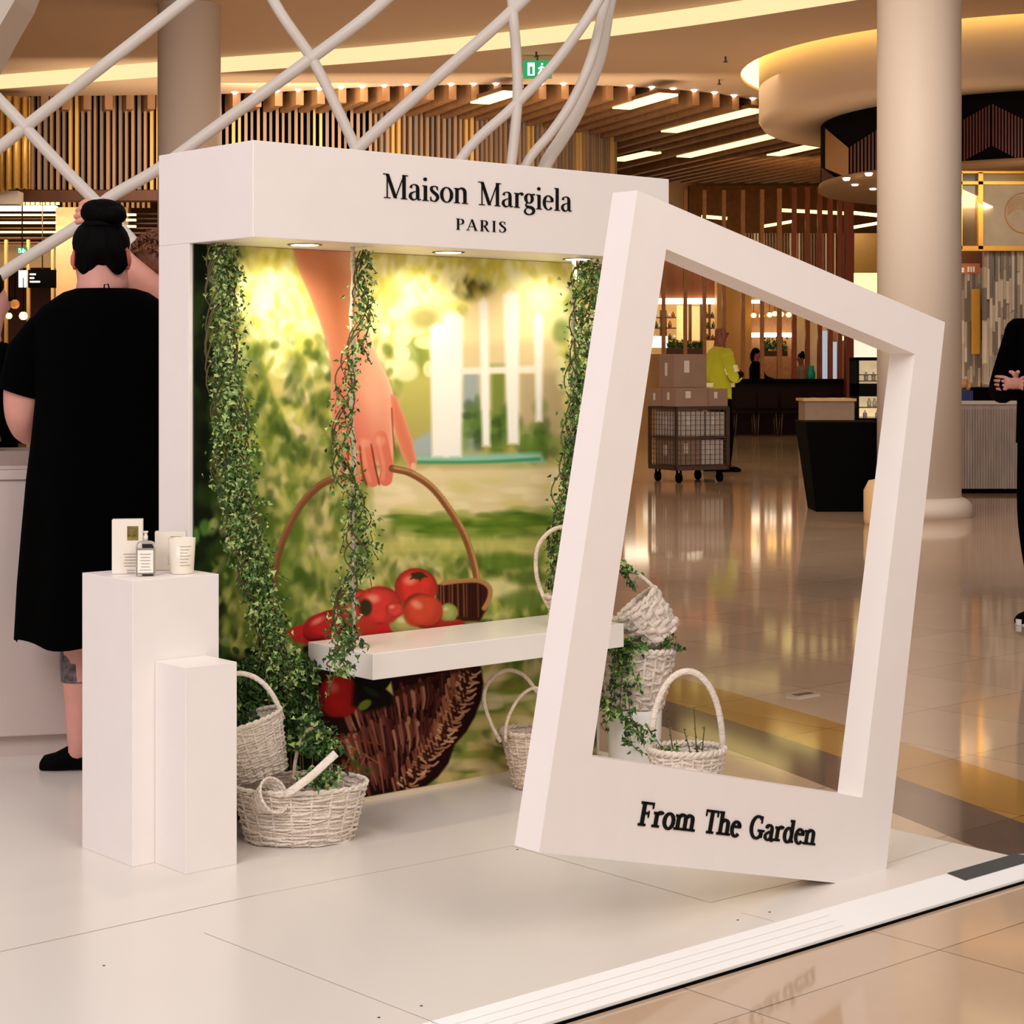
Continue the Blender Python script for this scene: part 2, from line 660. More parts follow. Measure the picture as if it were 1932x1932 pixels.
def lightbar(p0, p1, w, label, group, m=None, name='linear_light'):
    d = (p1 - p0)
    n_ = Vector((d.y, -d.x, 0)).normalized() * w
    t = thing(name, label, 'light', (p0 + p1) / 2, group=group)
    MB().box(p0 - n_ / 2, d, n_, (0, 0, .03)).build('diffuser', m or M_glow2, t)
    MB().box(p0 - n_ * .6 + Vector((0, 0, .03)), d, n_ * 1.2, (0, 0, .05)).build('housing', M_walnut, t)


for i_, (a, b, c, d) in enumerate(((1172, 206, 1262, 180), (1262, 250, 1430, 209), (1290, 297, 1482, 252), (1460, 294, 1546, 275), (1165, 304, 1234, 289), (905, 196, 968, 176))):
    lightbar(zplane(a, b, 4.98), zplane(c, d, 4.98), .28, ['light bar nearest the exit sign among the timber ceiling beams', 'long light bar just left of the white drum in the timber ceiling', 'long light bar lower in the timber ceiling, ending under the white drum', 'light bar in the timber ceiling touching the dark bulkhead', 'short light bar at the right end of the slat screen', 'small light bar half hidden behind the white lattice tubes'][i_], 'light bars in the timber ceiling')
for k in range(26):
    px = 432 + k * 42
    if 1130 < px < 1180:
        continue
    xx = (px - CX) / F * 26.4
    yy = edge_y(xx) - .05
    MB().lathe([(.02, 5.175), (.05, 5.202)], (xx, yy, 0), 10).build('spot_light', M_dl, label='small warm spotlight on the timber ceiling edge, %s from the left' % ORD[k if k < 17 else k - 1], cat='light', group='edge spotlights of the timber ceiling')

# hanging curved slat wall
scr = thing('slat_screen', 'curved hanging screen of upright timber slats below the ceiling', 'slatted screen', (0, 28, 3.9))
mb, mb2 = MB(), MB()
acc = 0
pts = []
for a, b in zip(SW, SW[1:]):
    k = max(2, int((b - a).length / .01))
    for j in range(k):
        pts.append(a + (b - a) * j / k)
step, last, i = .088, None, 0
zb = 3.87
for p in pts:
    if last is None or (p - last).length >= step:
        d = (p - last).normalized() if last is not None else Vector((1, 0, 0))
        nrm = Vector((-d.y, d.x, 0))
        w = .036 + .012 * ((i * 7) % 5) / 4
        mi = 2 if i % 13 in (3, 4) else (i * 5 % 3 == 0) * 1
        mb.box(Vector((p.x, p.y, zb)), d * w, nrm * .11, (0, 0, 5.55 - zb), mi)
        last = p
        i += 1
M_s1 = mat('slat_oak', (170, 134, 104), .5, var=.2, scale=5, stretch=(1, 1, .1))
M_s2 = mat('slat_grey_oak', (142, 120, 104), .55, var=.2, scale=5, stretch=(1, 1, .1))
M_s3 = mat('slat_gilt', (226, 178, 104), .45, var=.15, scale=5, stretch=(1, 1, .1))
mb.build('slats', [M_s1, M_s2, M_s3], scr)
mb = MB()
for a, b in zip(SW, SW[1:]):
    mb.box(Vector((a.x, a.y + .2, zb - .02)), (b.x - a.x, b.y - a.y, 0), (0, .05, 0), (0, 0, 1.75))
mb.build('backing', M_dark, scr)
mb = MB()
for a, b in zip(SW, SW[1:]):
    mb.box(Vector((a.x, a.y - .03, zb - .16)), (b.x - a.x, b.y - a.y, 0), (0, .3, 0), (0, 0, .15))
mb.build('bottom_rail', M_walnut, scr)
# hall side walls and far wall
MB().box((-16, 46, 0), (32, 0, 0), (0, .2, 0), (0, 0, 6)).build('wall_back', M_amber, kind='structure')
MB().box((-16, 13, 0), (.2, 0, 0), (0, 33, 0), (0, 0, 6)).build('wall_left', M_brown, kind='structure')
MB().box((14, 13, 0), (.2, 0, 0), (0, 33, 0), (0, 0, 6)).build('wall_right', M_brown, kind='structure')

# round columns
def column(px, Y, d, z1, label, plinth=None):
    x = (px - CX) / F * Y
    t = thing('round_column', label, 'column', (x, Y, 0))
    MB().lathe([(d / 2, 0), (d / 2, z1)], (x, Y, 0), 48).build('shaft', M_column, t)
    if plinth:
        MB().lathe([(d / 2 + .09, 0), (d / 2 + .09, .11), (d / 2 + .05, .15), (d / 2 + .005, .17)], (x, Y, 0), 48).build('plinth', M_cream if False else M_column, t)


column(357, 21.6, .71, Z1, 'tall round cream column rising behind the booth header')
column(1734, 16.4, .715, 6.5, 'thick round cream column with a stone plinth right of the tilted frame', plinth=True)

# exit sign hung from the soffit
def exit_sign(px, py, Y, w, h, label, ztop=5.2):
    c = at(px, py, Y)
    t = thing('exit_sign', label, 'sign', c)
    MB().boxc(c, (w, .06, h)).build('panel', M_green, t)
    mb = MB()
    f = c.y - .031
    mb.boxc((c.x - w * .22, f, c.z), (w * .24, .005, h * .72))
    mb.boxc((c.x + w * .36, f, c.z - h * .1), (w * .06, .005, h * .45))
    # running figure
    q = lambda a, b: Vector((c.x + a * w, f, c.z + b * h))
    mb.tube([q(.16, .25), q(.16, .32)], .012, 8)
    mb.tube([q(.15, .18), q(.12, -.05), q(.03, -.3)], .011, 6)
    mb.tube([q(.12, -.05), q(.2, -.2), q(.22, -.36)], .011, 6)
    mb.tube([q(.03, .02), q(.14, .14), q(.26, .05)], .008, 6)
    mb.build('pictogram', M_signw, t)
    mb = MB()
    mb.boxc((c.x - w * .22, f - .004, c.z - h * .08), (w * .1, .004, h * .45))
    mb.build('door_symbol', M_green, t)
    mb = MB()
    mb.tube([c + Vector((0, 0, h / 2)), Vector((c.x, c.y, ztop))], .012, 6)
    mb.build('hanger', M_steel, t)


exit_sign(1014, 131, 23.8, .36, .22, 'green and white running man exit sign hanging below the ceiling')
exit_sign(42, 473, 30, .15, .1, 'small green exit sign above the menu screens at the left', 5.76)
for (px, py, lb) in ((12, 85, 'dark sprinkler head on the ceiling at the top left corner'), (1012, 98, 'small sprinkler head just above the green exit sign'), (1357, 150, 'lower of two sprinkler heads left of the white drum'), (1369, 107, 'upper of two sprinkler heads left of the white drum')):
    p = zplane(px, py, Z1 if py < 100 and px < 500 else Z2)
    t = MB()
    t.tube([p, p - Vector((0, 0, .06))], .012, 8)
    t.lathe([(.03, -.07), (.03, -.06)], p, 10)
    t.build('ceiling_sprinkler', M_steel, label=lb, cat='sprinkler', group='ceiling sprinklers')
# ================================================================== PLATFORM
K = fl(1905, 1614, PZ)
E0 = fl(780, 1932, PZ)
plat = thing('display_platform', 'low glossy white platform under the booth and tilted frame', 'platform', (0, 5, 0))
far = K + V * 1.55
far2 = K + V * .86
kx = [K, K + V * .86, K + V * .86 + U * .13, K + V * 1.7 + U * .13, K + V * 1.7 - U * .35, K + V * 3.8 - U * .35, K + V * 3.8 - U * 4.2, K - U * 4.2]
M_plat = mat('platform_laminate', (232, 224, 215), .25, var=.02, scale=1.5)
MB().prism([Vector((p.x, p.y, 0)) for p in kx], (0, 0, PZ)).build('deck', M_plat, plat)
# ramped vinyl edging along the front
mb = MB()
o1 = fl(1932, 1665)
nrm = -V
wd = (K - o1).dot(V)
wd = .085
a0, a1 = K + U * .02, K - U * 4.2
mb.add([a0, a1, a1 - V * wd + Vector((0, 0, -PZ + .012)), a0 - V * wd + U * .3 + Vector((0, 0, -PZ + .012)),
        Vector((a1.x, a1.y, 0)) - V * wd, Vector((a0.x, a0.y, 0)) - V * wd + U * .3], [(0, 1, 2, 3), (3, 2, 4, 5)])
mb.build('edging', M_trim, plat)
mb = MB()
for q_ in (.28, .52, .76):
    p0 = a0 - V * wd * q_ - Vector((0, 0, (PZ - .012) * q_ - .0006))
    mb.box(p0 - U * .75, -U * 1.1, -V * .0012, (0, 0, .0003))
mb.build('ridge', mat('edging_groove', (238, 233, 228), .5), plat)
p0 = K - U * .26 - V * .004 + Vector((0, 0, .0012))
MB().add([K - U * .26 + Z * .001, K + U * .02 + Z * .001, K + U * .1 - V * .04 + Z * (-.012), K - U * .24 - V * .04 + Z * (-.012)], [(0, 1, 2, 3)]).build('grey_insert', mat('dark_grey_strip', (72, 72, 70), .5), plat)
# dark strip drawn as the shadow line under the edging
MB().box(Vector((a1.x, a1.y, .0)) - V * (wd + .001), U * 4.55, -V * .003, (0, 0, .006)).build('shadow_strip', M_dark, plat)
# panel seams
mb = MB()


def seam(p, q, w=.0011, z=PZ + .0002):
    a, b = fl(*p, PZ), fl(*q, PZ)
    a.z = b.z = z
    d = (b - a).normalized()
    s_ = Vector((-d.y, d.x, 0)) * w
    mb.poly([a - s_, b - s_, b + s_, a + s_])


seam((-300, 1862), (480, 1690), .0013)
seam((480, 1690), (966, 1596), .0005)
seam((966, 1596), (1340, 1703), .0009)
seam((1340, 1703), (1560, 1650), .0011)
seam((385, 1760), (860, 1945), .0008)
seam((1640, 1640), (1800, 1588), .0005)
seam((1398, 1722), (1460, 1738), .0005)
mb.build('panel_seam', mat('seam_grey', (150, 128, 112), .7), plat)
mb = MB()
for px, py in ((196, 1822), (795, 1898), (715, 1920), (1392, 1736), (1452, 1721), (976, 1603)):
    mb.lathe([(.0028, PZ + .0008)], fl(px, py, 0) * 0 + Vector((*fl(px, py, PZ)[:2], 0)), 10)
    mb.lathe([(.003, PZ), (.0024, PZ + .001)], Vector((*fl(px, py, PZ)[:2], 0)), 10)
mb.build('screw', M_steel, plat)

# ================================================================== BOOTH
HT = .307
W_ = 1.482
zb, zt = 1.584, 1.827
booth = thing('photo_booth', 'white photo booth with garden print backdrop and lettered header', 'booth', B(.74, .07, PZ))


def bbox(mb, s0, s1, t0, t1, z0, z1, mi=0):
    return mb.box(B(s0, t0, z0), U * (s1 - s0), V * (t1 - t0), Z * (z1 - z0), mi)


mb = MB()
bbox(mb, 0, .012, -.004, .15, PZ, zb)
bbox(mb, W_ - .012, W_, -.004, .15, PZ, zb)
bbox(mb, .012, W_ - .012, .004, .15, PZ, zb)
mb.build('back_wall_box', M_white, booth, bevel=.0015)
bbox(MB(), 0, W_, -HT, .15, zb, zt).build('header', M_white, booth, bevel=.002)
bbox(MB(), .0, W_, -.014, -.004, PZ, PZ + .012).build('base_ledge', mat('base_ledge_cream', (236, 216, 184), .4), booth)
# recessed lights in header underside
for i, px in enumerate((575, 846, 1090)):
    p = onp(px, 470, B(0, -.17, 0), V)
    s_ = (p - O).dot(U)
    c = B(s_, -.17, zb)
    mb = MB()
    mb.lathe([(.034, -.003), (.038, .0)], c, 20)
    lt = mb.build('recessed_light', mat('booth_light_lens', (255, 246, 225), .5, es=9, ecol=(255, 240, 205)), booth)
    MB().lathe([(.046, -.002), (.046, .0005), (.038, .0005), (.038, -.002)], c, 20, cap=False).build('light_bezel', M_steel, lt)
    point('booth_light_%d' % i, c - Z * .02, 4.6, (1, .87, .62), .03, spot=150, target=c - Z + V * .25, blend=.8)

# ---- printed backdrop, painted onto a fine mesh
IW, IH, X0, Y0 = 790, 1130, 350, 452
img = np.zeros((IH, IW, 3), np.float32)
yy, xx = np.mgrid[0:IH, 0:IW].astype(np.float32)
xx += X0
yy += Y0


def L3(c):
    return np.array(c, np.float32)


def grad(stops, v):
    ks = [s[0] for s in stops]
    return np.stack([np.interp(v, ks, [s[1][i] for s in stops]) for i in range(3)], -1).astype(np.float32)


img[:] = grad([(452, (214, 200, 120)), (560, (246, 236, 150)), (700, (200, 196, 104)), (860, (178, 168, 92)), (1000, (140, 146, 66)), (1150, (120, 130, 56)), (1300, (96, 108, 44)), (1440, (176, 158, 104)), (1580, (150, 140, 80))], yy)


def blob(cx, cy, rx, ry, col, a=1.0, soft=.5, rot=0):
    r = max(rx, ry) * (1 + soft) + 2
    x0, x1 = int(max(0, cx - X0 - r)), int(min(IW, cx - X0 + r))
    y0, y1 = int(max(0, cy - Y0 - r)), int(min(IH, cy - Y0 + r))
    if x1 <= x0 or y1 <= y0:
        return
    X, Y = xx[y0:y1, x0:x1] - cx, yy[y0:y1, x0:x1] - cy
    if rot:
        c, s = math.cos(rot), math.sin(rot)
        X, Y = X * c + Y * s, -X * s + Y * c
    d = np.sqrt((X / rx) ** 2 + (Y / ry) ** 2)
    m = np.clip((1 + soft - d) / max(2 * soft, .03), 0, 1)
    m = (m * m * (3 - 2 * m) * a)[..., None]
    img[y0:y1, x0:x1] = img[y0:y1, x0:x1] * (1 - m) + L3(col) * m


def polymask(pts, soft=1.5):
    """signed distance style mask of a closed polygon, soft edges in px"""
    P = np.array(pts, np.float32)
    x0, x1 = int(max(0, P[:, 0].min() - X0 - soft * 2 - 2)), int(min(IW, P[:, 0].max() - X0 + soft * 2 + 2))
    y0, y1 = int(max(0, P[:, 1].min() - Y0 - soft * 2 - 2)), int(min(IH, P[:, 1].max() - Y0 + soft * 2 + 2))
    X, Y = xx[y0:y1, x0:x1], yy[y0:y1, x0:x1]
    ins = np.zeros(X.shape, bool)
    dm = np.full(X.shape, 1e9, np.float32)
    for i in range(len(P)):
        ax_, ay = P[i]
        bx_, by_ = P[(i + 1) % len(P)]
        c = ((ay > Y) != (by_ > Y))
        with np.errstate(divide='ignore', invalid='ignore'):
            xi = (bx_ - ax_) * (Y - ay) / (by_ - ay + 1e-9) + ax_
        ins ^= c & (X < xi)
        dx, dy = bx_ - ax_, by_ - ay
        t = np.clip(((X - ax_) * dx + (Y - ay) * dy) / (dx * dx + dy * dy + 1e-9), 0, 1)
        dm = np.minimum(dm, np.hypot(X - ax_ - t * dx, Y - ay - t * dy))
    sd = np.where(ins, dm, -dm)
    return (y0, y1, x0, x1), np.clip(sd / (2 * soft) + .5, 0, 1), sd


def fill(pts, col, soft=1.5, a=1.0, shade=None):
    (y0, y1, x0, x1), m, sd = polymask(pts, soft)
    c = L3(col) if not callable(col) else col(xx[y0:y1, x0:x1], yy[y0:y1, x0:x1], sd)
    m = (m * a)[..., None]
    img[y0:y1, x0:x1] = img[y0:y1, x0:x1] * (1 - m) + c * m


def stroke(pts, w, col, a=1.0, soft=.35, hl=None):
    P = [Vector((p[0], p[1], 0)) for p in pts]
    P = catmull(P, 8) if len(P) > 2 else P
    tot = []
    for p_, q_ in zip(P, P[1:]):
        k = max(1, int((q_ - p_).length / max(1, (w if not isinstance(w, tuple) else min(w)) * .35)))
        tot += [p_ + (q_ - p_) * j / k for j in range(k)]
    for i, p in enumerate(tot):
        ww = w if not isinstance(w, tuple) else w[0] + (w[1] - w[0]) * i / len(tot)
        blob(p.x, p.y, ww / 2, ww / 2, col, a, soft)
    if hl:
        stroke([(a_ + hl[1], b_ + hl[2]) for a_, b_ in pts], w * hl[4] * 2, hl[0], hl[3], .8)


pr = random.Random(3)
lime = [(252, 246, 168), (250, 240, 130), (238, 230, 110), (255, 252, 200), (226, 220, 100)]
mid = [(188, 190, 80), (160, 170, 64), (206, 200, 104), (140, 156, 66), (214, 202, 128), (120, 142, 60)]
dk = [(60, 84, 30), (82, 108, 40), (44, 66, 24), (104, 128, 52)]
tan = [(226, 206, 146), (206, 184, 116), (190, 170, 100), (236, 220, 168)]
for i in range(1900):
    x, y = pr.uniform(350, 1140), pr.uniform(452, 1580)
    r = pr.uniform(9, 34)
    if y < 660:
        pal = pr.choice([lime, lime, lime, mid])
    elif y < 860:
        pal = pr.choice([lime, mid, mid, tan, dk])
    elif y < 1060:
        pal = pr.choice([mid, mid, tan, dk])
    elif y < 1260:
        pal = pr.choice([mid, dk, tan, mid])
    else:
        pal = pr.choice([tan, tan, mid, dk])
    if x > 740 and 680 < y < 900:
        continue
    blob(x, y, r * pr.uniform(.6, 1), r, pr.choice(pal), pr.uniform(.35, .8), pr.uniform(.25, .6), pr.uniform(0, 3))
for i in range(120):    # bright bokeh discs
    x, y = pr.uniform(420, 1130), pr.uniform(480, 700)
    blob(x, y, pr.uniform(10, 26), pr.uniform(10, 26), (255, 252, 196), .7, .25)
blob(560, 545, 70, 45, (255, 250, 170), .8, .7)
blob(820, 540, 60, 40, (255, 252, 190), .8, .7)
blob(1010, 550, 70, 45, (255, 252, 190), .8, .7)
# dark foliage at left edge
for i in range(420):
    x = 350 + abs(pr.gauss(0, 42))
    y = pr.uniform(452, 1580)
    blob(x, y, pr.uniform(10, 30), pr.uniform(14, 40), pr.choice([(10, 16, 8), (22, 34, 12), (38, 56, 20), (16, 24, 10)]), .75, .5, pr.uniform(0, 3))
for i in range(26):
    blob(pr.uniform(362, 500), pr.uniform(880, 1240), pr.uniform(6, 13), pr.uniform(8, 16), pr.choice([(150, 190, 90), (214, 220, 160), (100, 150, 60)]), .7, .4)
for i in range(40):
    blob(pr.uniform(410, 560), pr.uniform(700, 1250), pr.uniform(10, 24), pr.uniform(16, 44), pr.choice([(70, 96, 34), (90, 120, 44), (50, 74, 26)]), .5, .6)
blob(890, 545, 36, 22, (70, 66, 20), .85, .5, .3)
blob(800, 600, 30, 22, (110, 100, 40), .6, .6)
for i in range(2600):   # leaf texture
    x, y = pr.uniform(400, 1135), pr.uniform(470, 1260)
    if 740 < x < 1060 and y > 560 and y < 1000:
        continue
    k_ = pr.random()
    if y < 640:
        c_ = pr.choice([(255, 250, 176), (236, 226, 104), (255, 255, 214), (196, 190, 70)])
    elif y < 900:
        c_ = pr.choice([(236, 228, 140), (150, 160, 60), (86, 112, 36), (222, 214, 112), (56, 84, 28), (48, 74, 26), (120, 140, 50)])
    else:
        c_ = pr.choice([(190, 190, 96), (96, 120, 40), (60, 86, 28), (226, 214, 140), (80, 106, 34)])
    blob(x, y, pr.uniform(4, 10), pr.uniform(7, 20), c_, pr.uniform(.25, .6), .6, pr.uniform(-.6, .6))
# garden pavilion
fill([(868, 600), (900, 560), (960, 545), (1040, 600), (1050, 700), (868, 700)], (246, 226, 172), 14)
fill([(868, 650), (1045, 640), (1050, 790), (868, 800)], (226, 206, 158), 10, .9)
fill([(872, 700), (905, 700), (905, 850), (872, 850)], (150, 168, 176), 8, .8)
fill([(925, 690), (955, 690), (955, 860), (925, 860)], (110, 130, 50), 8, .85)
fill([(980, 700), (1060, 700), (1070, 860), (980, 860)], (190, 170, 130), 10, .8)
for i in range(90):
    x_, y_ = pr.choice([(1015, 828), (890, 800), (940, 806), (1000, 850)])
    blob(x_ + pr.gauss(0, 13), y_ + pr.gauss(0, 20), pr.uniform(6, 14), pr.uniform(6, 16), pr.choice([(70, 100, 44), (98, 130, 48), (120, 150, 70), (52, 80, 36)]), .55, .6)
fill([(872, 694), (1010, 690), (1010, 704), (872, 706)], (250, 240, 220), 3)
fill([(772, 858), (1020, 854), (1030, 874), (780, 872)], (150, 206, 184), 5, .9)
stroke([(770, 872), (900, 872), (1020, 866)], 6, (70, 150, 104), .6, .8)
fill([(780, 830), (815, 812), (820, 858), (770, 860)], (170, 186, 190), 6, .9)
for (a, b, c, d, e, f) in ((811, 842, 608, 862, 846, 815), (836, 873, 588, 862, 871, 838), (904, 921, 562, 842, 925, 910), (949, 979, 546, 838, 979, 958), (1007, 1025, 590, 795, 1023, 1011)):
    fill([(a, c + 10), ((a + b) / 2, c), (b, c + 10), (e, d), (f, d)], (255, 252, 240), 4)
for i in range(24):
    blob(pr.uniform(1050, 1140), pr.uniform(540, 900), 16, 22, pr.choice([(120, 140, 60), (90, 116, 46), (250, 244, 200)]), .6, .5)
# lawn bands
fill([(700, 884), (1070, 878), (1075, 968), (700, 985)], (238, 220, 170), 9, .92)
for i in range(30):
    blob(pr.uniform(740, 1060), pr.uniform(900, 965), pr.uniform(14, 40), pr.uniform(5, 12), pr.choice([(250, 234, 188), (220, 208, 130), (232, 212, 160)]), .6, .5)
fill([(740, 968), (850, 982), (1060, 962), (1065, 1010), (900, 1016), (740, 1000)], (84, 118, 30), 12, .85)
for i in range(70):
    blob(pr.uniform(740, 1060), pr.gauss(990, 14), pr.uniform(12, 34), pr.uniform(4, 9), pr.choice([(60, 96, 22), (104, 134, 40), (150, 164, 70), (84, 118, 30)]), .6, .6)
fill([(700, 1016), (1060, 1010), (1060, 1040), (700, 1050)], (206, 200, 110), 10, .8)
blob(960, 1060, 60, 16, (96, 126, 40), .9, .5)
blob(940, 1110, 46, 18, (236, 224, 160), .8, .5)
blob(990, 1130, 40, 16, (110, 132, 56), .8, .5)
blob(1000, 1090, 40, 14, (70, 100, 30), .7, .5)
for i in range(60):
    blob(pr.uniform(800, 1130), pr.uniform(1270, 1500), pr.uniform(14, 50), pr.uniform(4, 12), pr.choice([(226, 204, 150), (206, 184, 116), (140, 146, 60), (90, 110, 36), (240, 222, 176)]), .7, .5, -.1)
# dark base left and behind basket
fill([(350, 1225), (560, 1250), (640, 1330), (680, 1420), (690, 1580), (350, 1600)], (14, 16, 8), 16, .96)
for i in range(200):
    blob(pr.uniform(355, 600), pr.uniform(1225, 1420), pr.uniform(3, 8), pr.uniform(5, 13), pr.choice([(30, 54, 18), (50, 80, 28), (18, 32, 12), (72, 104, 40)]), .8, .3, pr.uniform(0, 3))


# arm and hand
def skincol(X, Y, sd):
    t = np.clip((Y - 460) / 420, 0, 1)[..., None]
    base = L3((226, 152, 112)) * (1 - t) + L3((228, 134, 110)) * t
    edge = np.exp(-np.maximum(sd, 0) / 9)[..., None]
    lightside = np.clip((X - (590 + (Y - 460) * .36)) / 55, -1, 1)[..., None]
    base = base + (L3((255, 214, 168)) - base) * edge * .65
    base = base + lightside * L3((16, 26, 26))
    return base


armp = catmull([Vector((a, b, 0)) for a, b in ((545, 440), (560, 500), (585, 560), (604, 610), (618, 655), (624, 700), (624, 760), (630, 810), (641, 860))], 6)
armr = catmull([Vector((a, b, 0)) for a, b in ((742, 885), (742, 850), (745, 800), (744, 758), (735, 720), (716, 680), (702, 640), (690, 600), (676, 540), (668, 440))], 6)
fill([(p.x, p.y) for p in armp + armr], skincol, 1.6)
for (pts, w) in (([(644, 850), (648, 885), (655, 906)], 18), ([(662, 835), (666, 885), (674, 910)], 21), ([(688, 830), (696, 880), (704, 911)], 24), ([(718, 825), (729, 878), (727, 908)], 25)):
    stroke(pts, w, (224, 120, 92), 1, .08)
    stroke([(a - w * .22, b) for a, b in pts], w * .3, (244, 160, 128), .35, .7)
for pts in ([(656, 850), (660, 890), (667, 915)], [(679, 842), (683, 885), (692, 915)], [(700, 838), (708, 880), (716, 916)]):
    stroke(pts, 3.4, (134, 50, 36), .75, .4)
fill([(736, 742), (748, 748), (762, 784), (778, 830), (787, 872), (782, 888), (772, 884), (756, 852), (744, 812), (738, 790)], lambda X, Y, sd: L3((222, 124, 92)) + (L3((250, 190, 150)) - L3((222, 124, 92))) * (np.exp(-np.maximum(sd, 0) / 4) * .6)[..., None], 1.3)
stroke([(739, 770), (741, 810), (744, 850)], 3, (160, 70, 50), .6, .5)
blob(780, 880, 5, 7, (246, 190, 160), .9, .3)
blob(700, 740, 26, 70, (246, 186, 152), .6, .8)
blob(640, 600, 12, 70, (190, 112, 74), .4, .8, -.2)
blob(672, 800, 26, 40, (224, 128, 104), .5, .8)
for kx_, ky_ in ((664, 838), (690, 836), (718, 832)):
    blob(kx_, ky_, 9, 8, (244, 176, 148), .5, .7)
blob(640, 560, 22, 90, (206, 120, 72), .45, .8, -.3)

# basket handle
hd = [(514, 1150), (516, 1110), (522, 1060), (540, 1005), (570, 950), (605, 915), (638, 900)]
stroke(hd, 14, (128, 82, 50), 1, .1, ((186, 136, 92), -3, -3, .22, .2))
hd2 = [(740, 884), (775, 893), (815, 920), (850, 965), (876, 1010), (893, 1060), (902, 1110), (906, 1168)]
stroke(hd2, 14, (134, 84, 46), 1, .1, ((240, 196, 130), 3.5, -2, .3, .18))
# back rim of basket
fill([(824, 1104), (860, 1096), (900, 1092), (924, 1104), (928, 1124), (918, 1150), (905, 1172), (820, 1172)], (58, 26, 16), 2)
for i in range(16):
    x = 826 + i * 5.4
    stroke([(x, 1102), (x + 1, 1165)], 2, pr.choice([(120, 70, 40), (30, 10, 6), (150, 96, 56)]), .7, .4)
stroke([(836, 1100), (870, 1096), (905, 1096), (924, 1110), (922, 1132), (912, 1150)], 9, (176, 128, 80), .85, .3)


def fruit(cx, cy, rx, ry, c, hl=(255, 190, 160), rot=0):
    blob(cx, cy, rx, ry, [v * .62 for v in c], 1, .05, rot)
    blob(cx - rx * .3, cy + ry * .06, rx * .66, ry * .9, [v * .84 for v in c], .9, .12, rot)
    blob(cx + rx * .32, cy + ry * .08, rx * .64, ry * .88, [v * .88 for v in c], .9, .12, rot)
    blob(cx - rx * .06, cy - ry * .08, rx * .6, ry * .84, c, .9, .4, rot)
    for _ in range(7):
        blob(cx + pr.uniform(-.6, .6) * rx, cy + pr.uniform(-.5, .6) * ry, rx * .2, ry * .3, [min(255, v * pr.uniform(.85, 1.2)) for v in c], .35, .7)
    blob(cx - rx * .3, cy - ry * .35, rx * .28, ry * .22, hl, .55, .7, rot)


for (a, b, c, d) in ((600, 1196, 60, 20), (700, 1185, 50, 26), (760, 1190, 50, 22), (830, 1180, 50, 16)):
    blob(a, b, c, d, pr.choice([(196, 40, 40), (150, 150, 70), (176, 50, 36)]), 1, .1)
fruit(612, 1180, 44, 24, (196, 40, 40), rot=-.5)
fruit(668, 1140, 38, 30, (206, 54, 54))
fruit(846, 1155, 18, 17, (168, 172, 92), (230, 230, 170))
fruit(770, 1178, 36, 22, (186, 178, 104), (240, 236, 180))
fruit(716, 1142, 42, 36, (214, 60, 52))
fruit(745, 1150, 18, 14, (214, 70, 60))
blob(690, 1146, 12, 16, (40, 44, 20), .9, .3)
fruit(785, 1108, 40, 36, (214, 58, 44))
fruit(798, 1152, 38, 32, (214, 76, 48), rot=.5)
blob(789, 1086, 13, 7, (50, 40, 16), .9, .3)
for a in range(5):
    stroke([(789, 1086), (789 + 18 * math.cos(a * 1.3), 1088 + 9 * math.sin(a * 1.3))], 3, (54, 50, 20), .8, .4)
fill([(575, 1222), (900, 1190), (910, 1290), (600, 1300)], (44, 22, 12), 4)
# basket body
body = [(602, 1285), (640, 1262), (905, 1252), (912, 1290), (908, 1320), (896, 1352), (880, 1380), (858, 1405), (846, 1440), (826, 1466), (790, 1494), (740, 1506), (690, 1518), (655, 1500), (630, 1440), (606, 1370)]
fill(body, (34, 12, 8), 2)
for i in range(60):
    t = i / 59
    x = 640 + t * 230
    yt = 1330 - t * 52 + pr.uniform(-12, 12)
    ln = pr.uniform(50, 120) * (1.1 - t * .3)
    c = pr.choice([(112, 58, 46), (84, 38, 32), (140, 84, 66), (60, 26, 22), (176, 120, 96), (96, 48, 34)])
    for rr in range(3):
        y0_ = yt + rr * 62 + pr.uniform(-14, 14)
        x0_ = x + rr * (4 - 22 * t)
        if y0_ < 1490 - t * 130:
            stroke([(x0_, y0_), (x0_ + 10 - 12 * t, y0_ + ln * .35), (x0_ + 22 - 34 * t, y0_ + ln * .62)], (6.5, 2.5), c, .85, .3)
for i in range(44):
    a = i / 43
    x = 905 - 115 * a ** 1.6 + pr.uniform(-10, 4)
    y = 1270 + 215 * a
    stroke([(x - 34, y - 8), (x - 14, y + pr.uniform(-2, 5)), (x, y + pr.uniform(-8, 4))], 4.2, pr.choice([(196, 140, 104), (170, 112, 82), (214, 164, 124)]), .85, .3)
    stroke([(x - 24, y - 14), (x - 20, y + 4)], 4, (60, 26, 18), .8, .4)
    stroke([(x - 44, y - 16), (x - 38, y + 10)], 5, pr.choice([(150, 92, 66), (120, 66, 48)]), .8, .3)
stroke([(640, 1290), (700, 1318), (770, 1300), (850, 1268), (905, 1262)], 10, (64, 30, 18), .5, .4)
fruit(640, 1312, 38, 42, (176, 30, 26), (230, 130, 120))
fruit(582, 1322, 30, 34, (128, 34, 24), (200, 110, 90))
fruit(570, 1352, 26, 24, (110, 20, 16), (160, 60, 50))
fill([(668, 1280), (740, 1268), (742, 1330), (690, 1345), (664, 1330)], (12, 10, 8), 5, .9)
blob(688, 1330, 14, 8, (120, 140, 50), .9, .25, -.6)
fill([(728, 1300), (738, 1286), (742, 1312)], (214, 200, 120), 2)
blob(700, 1305, 18, 6, (30, 40, 20), .9, .4, .5)
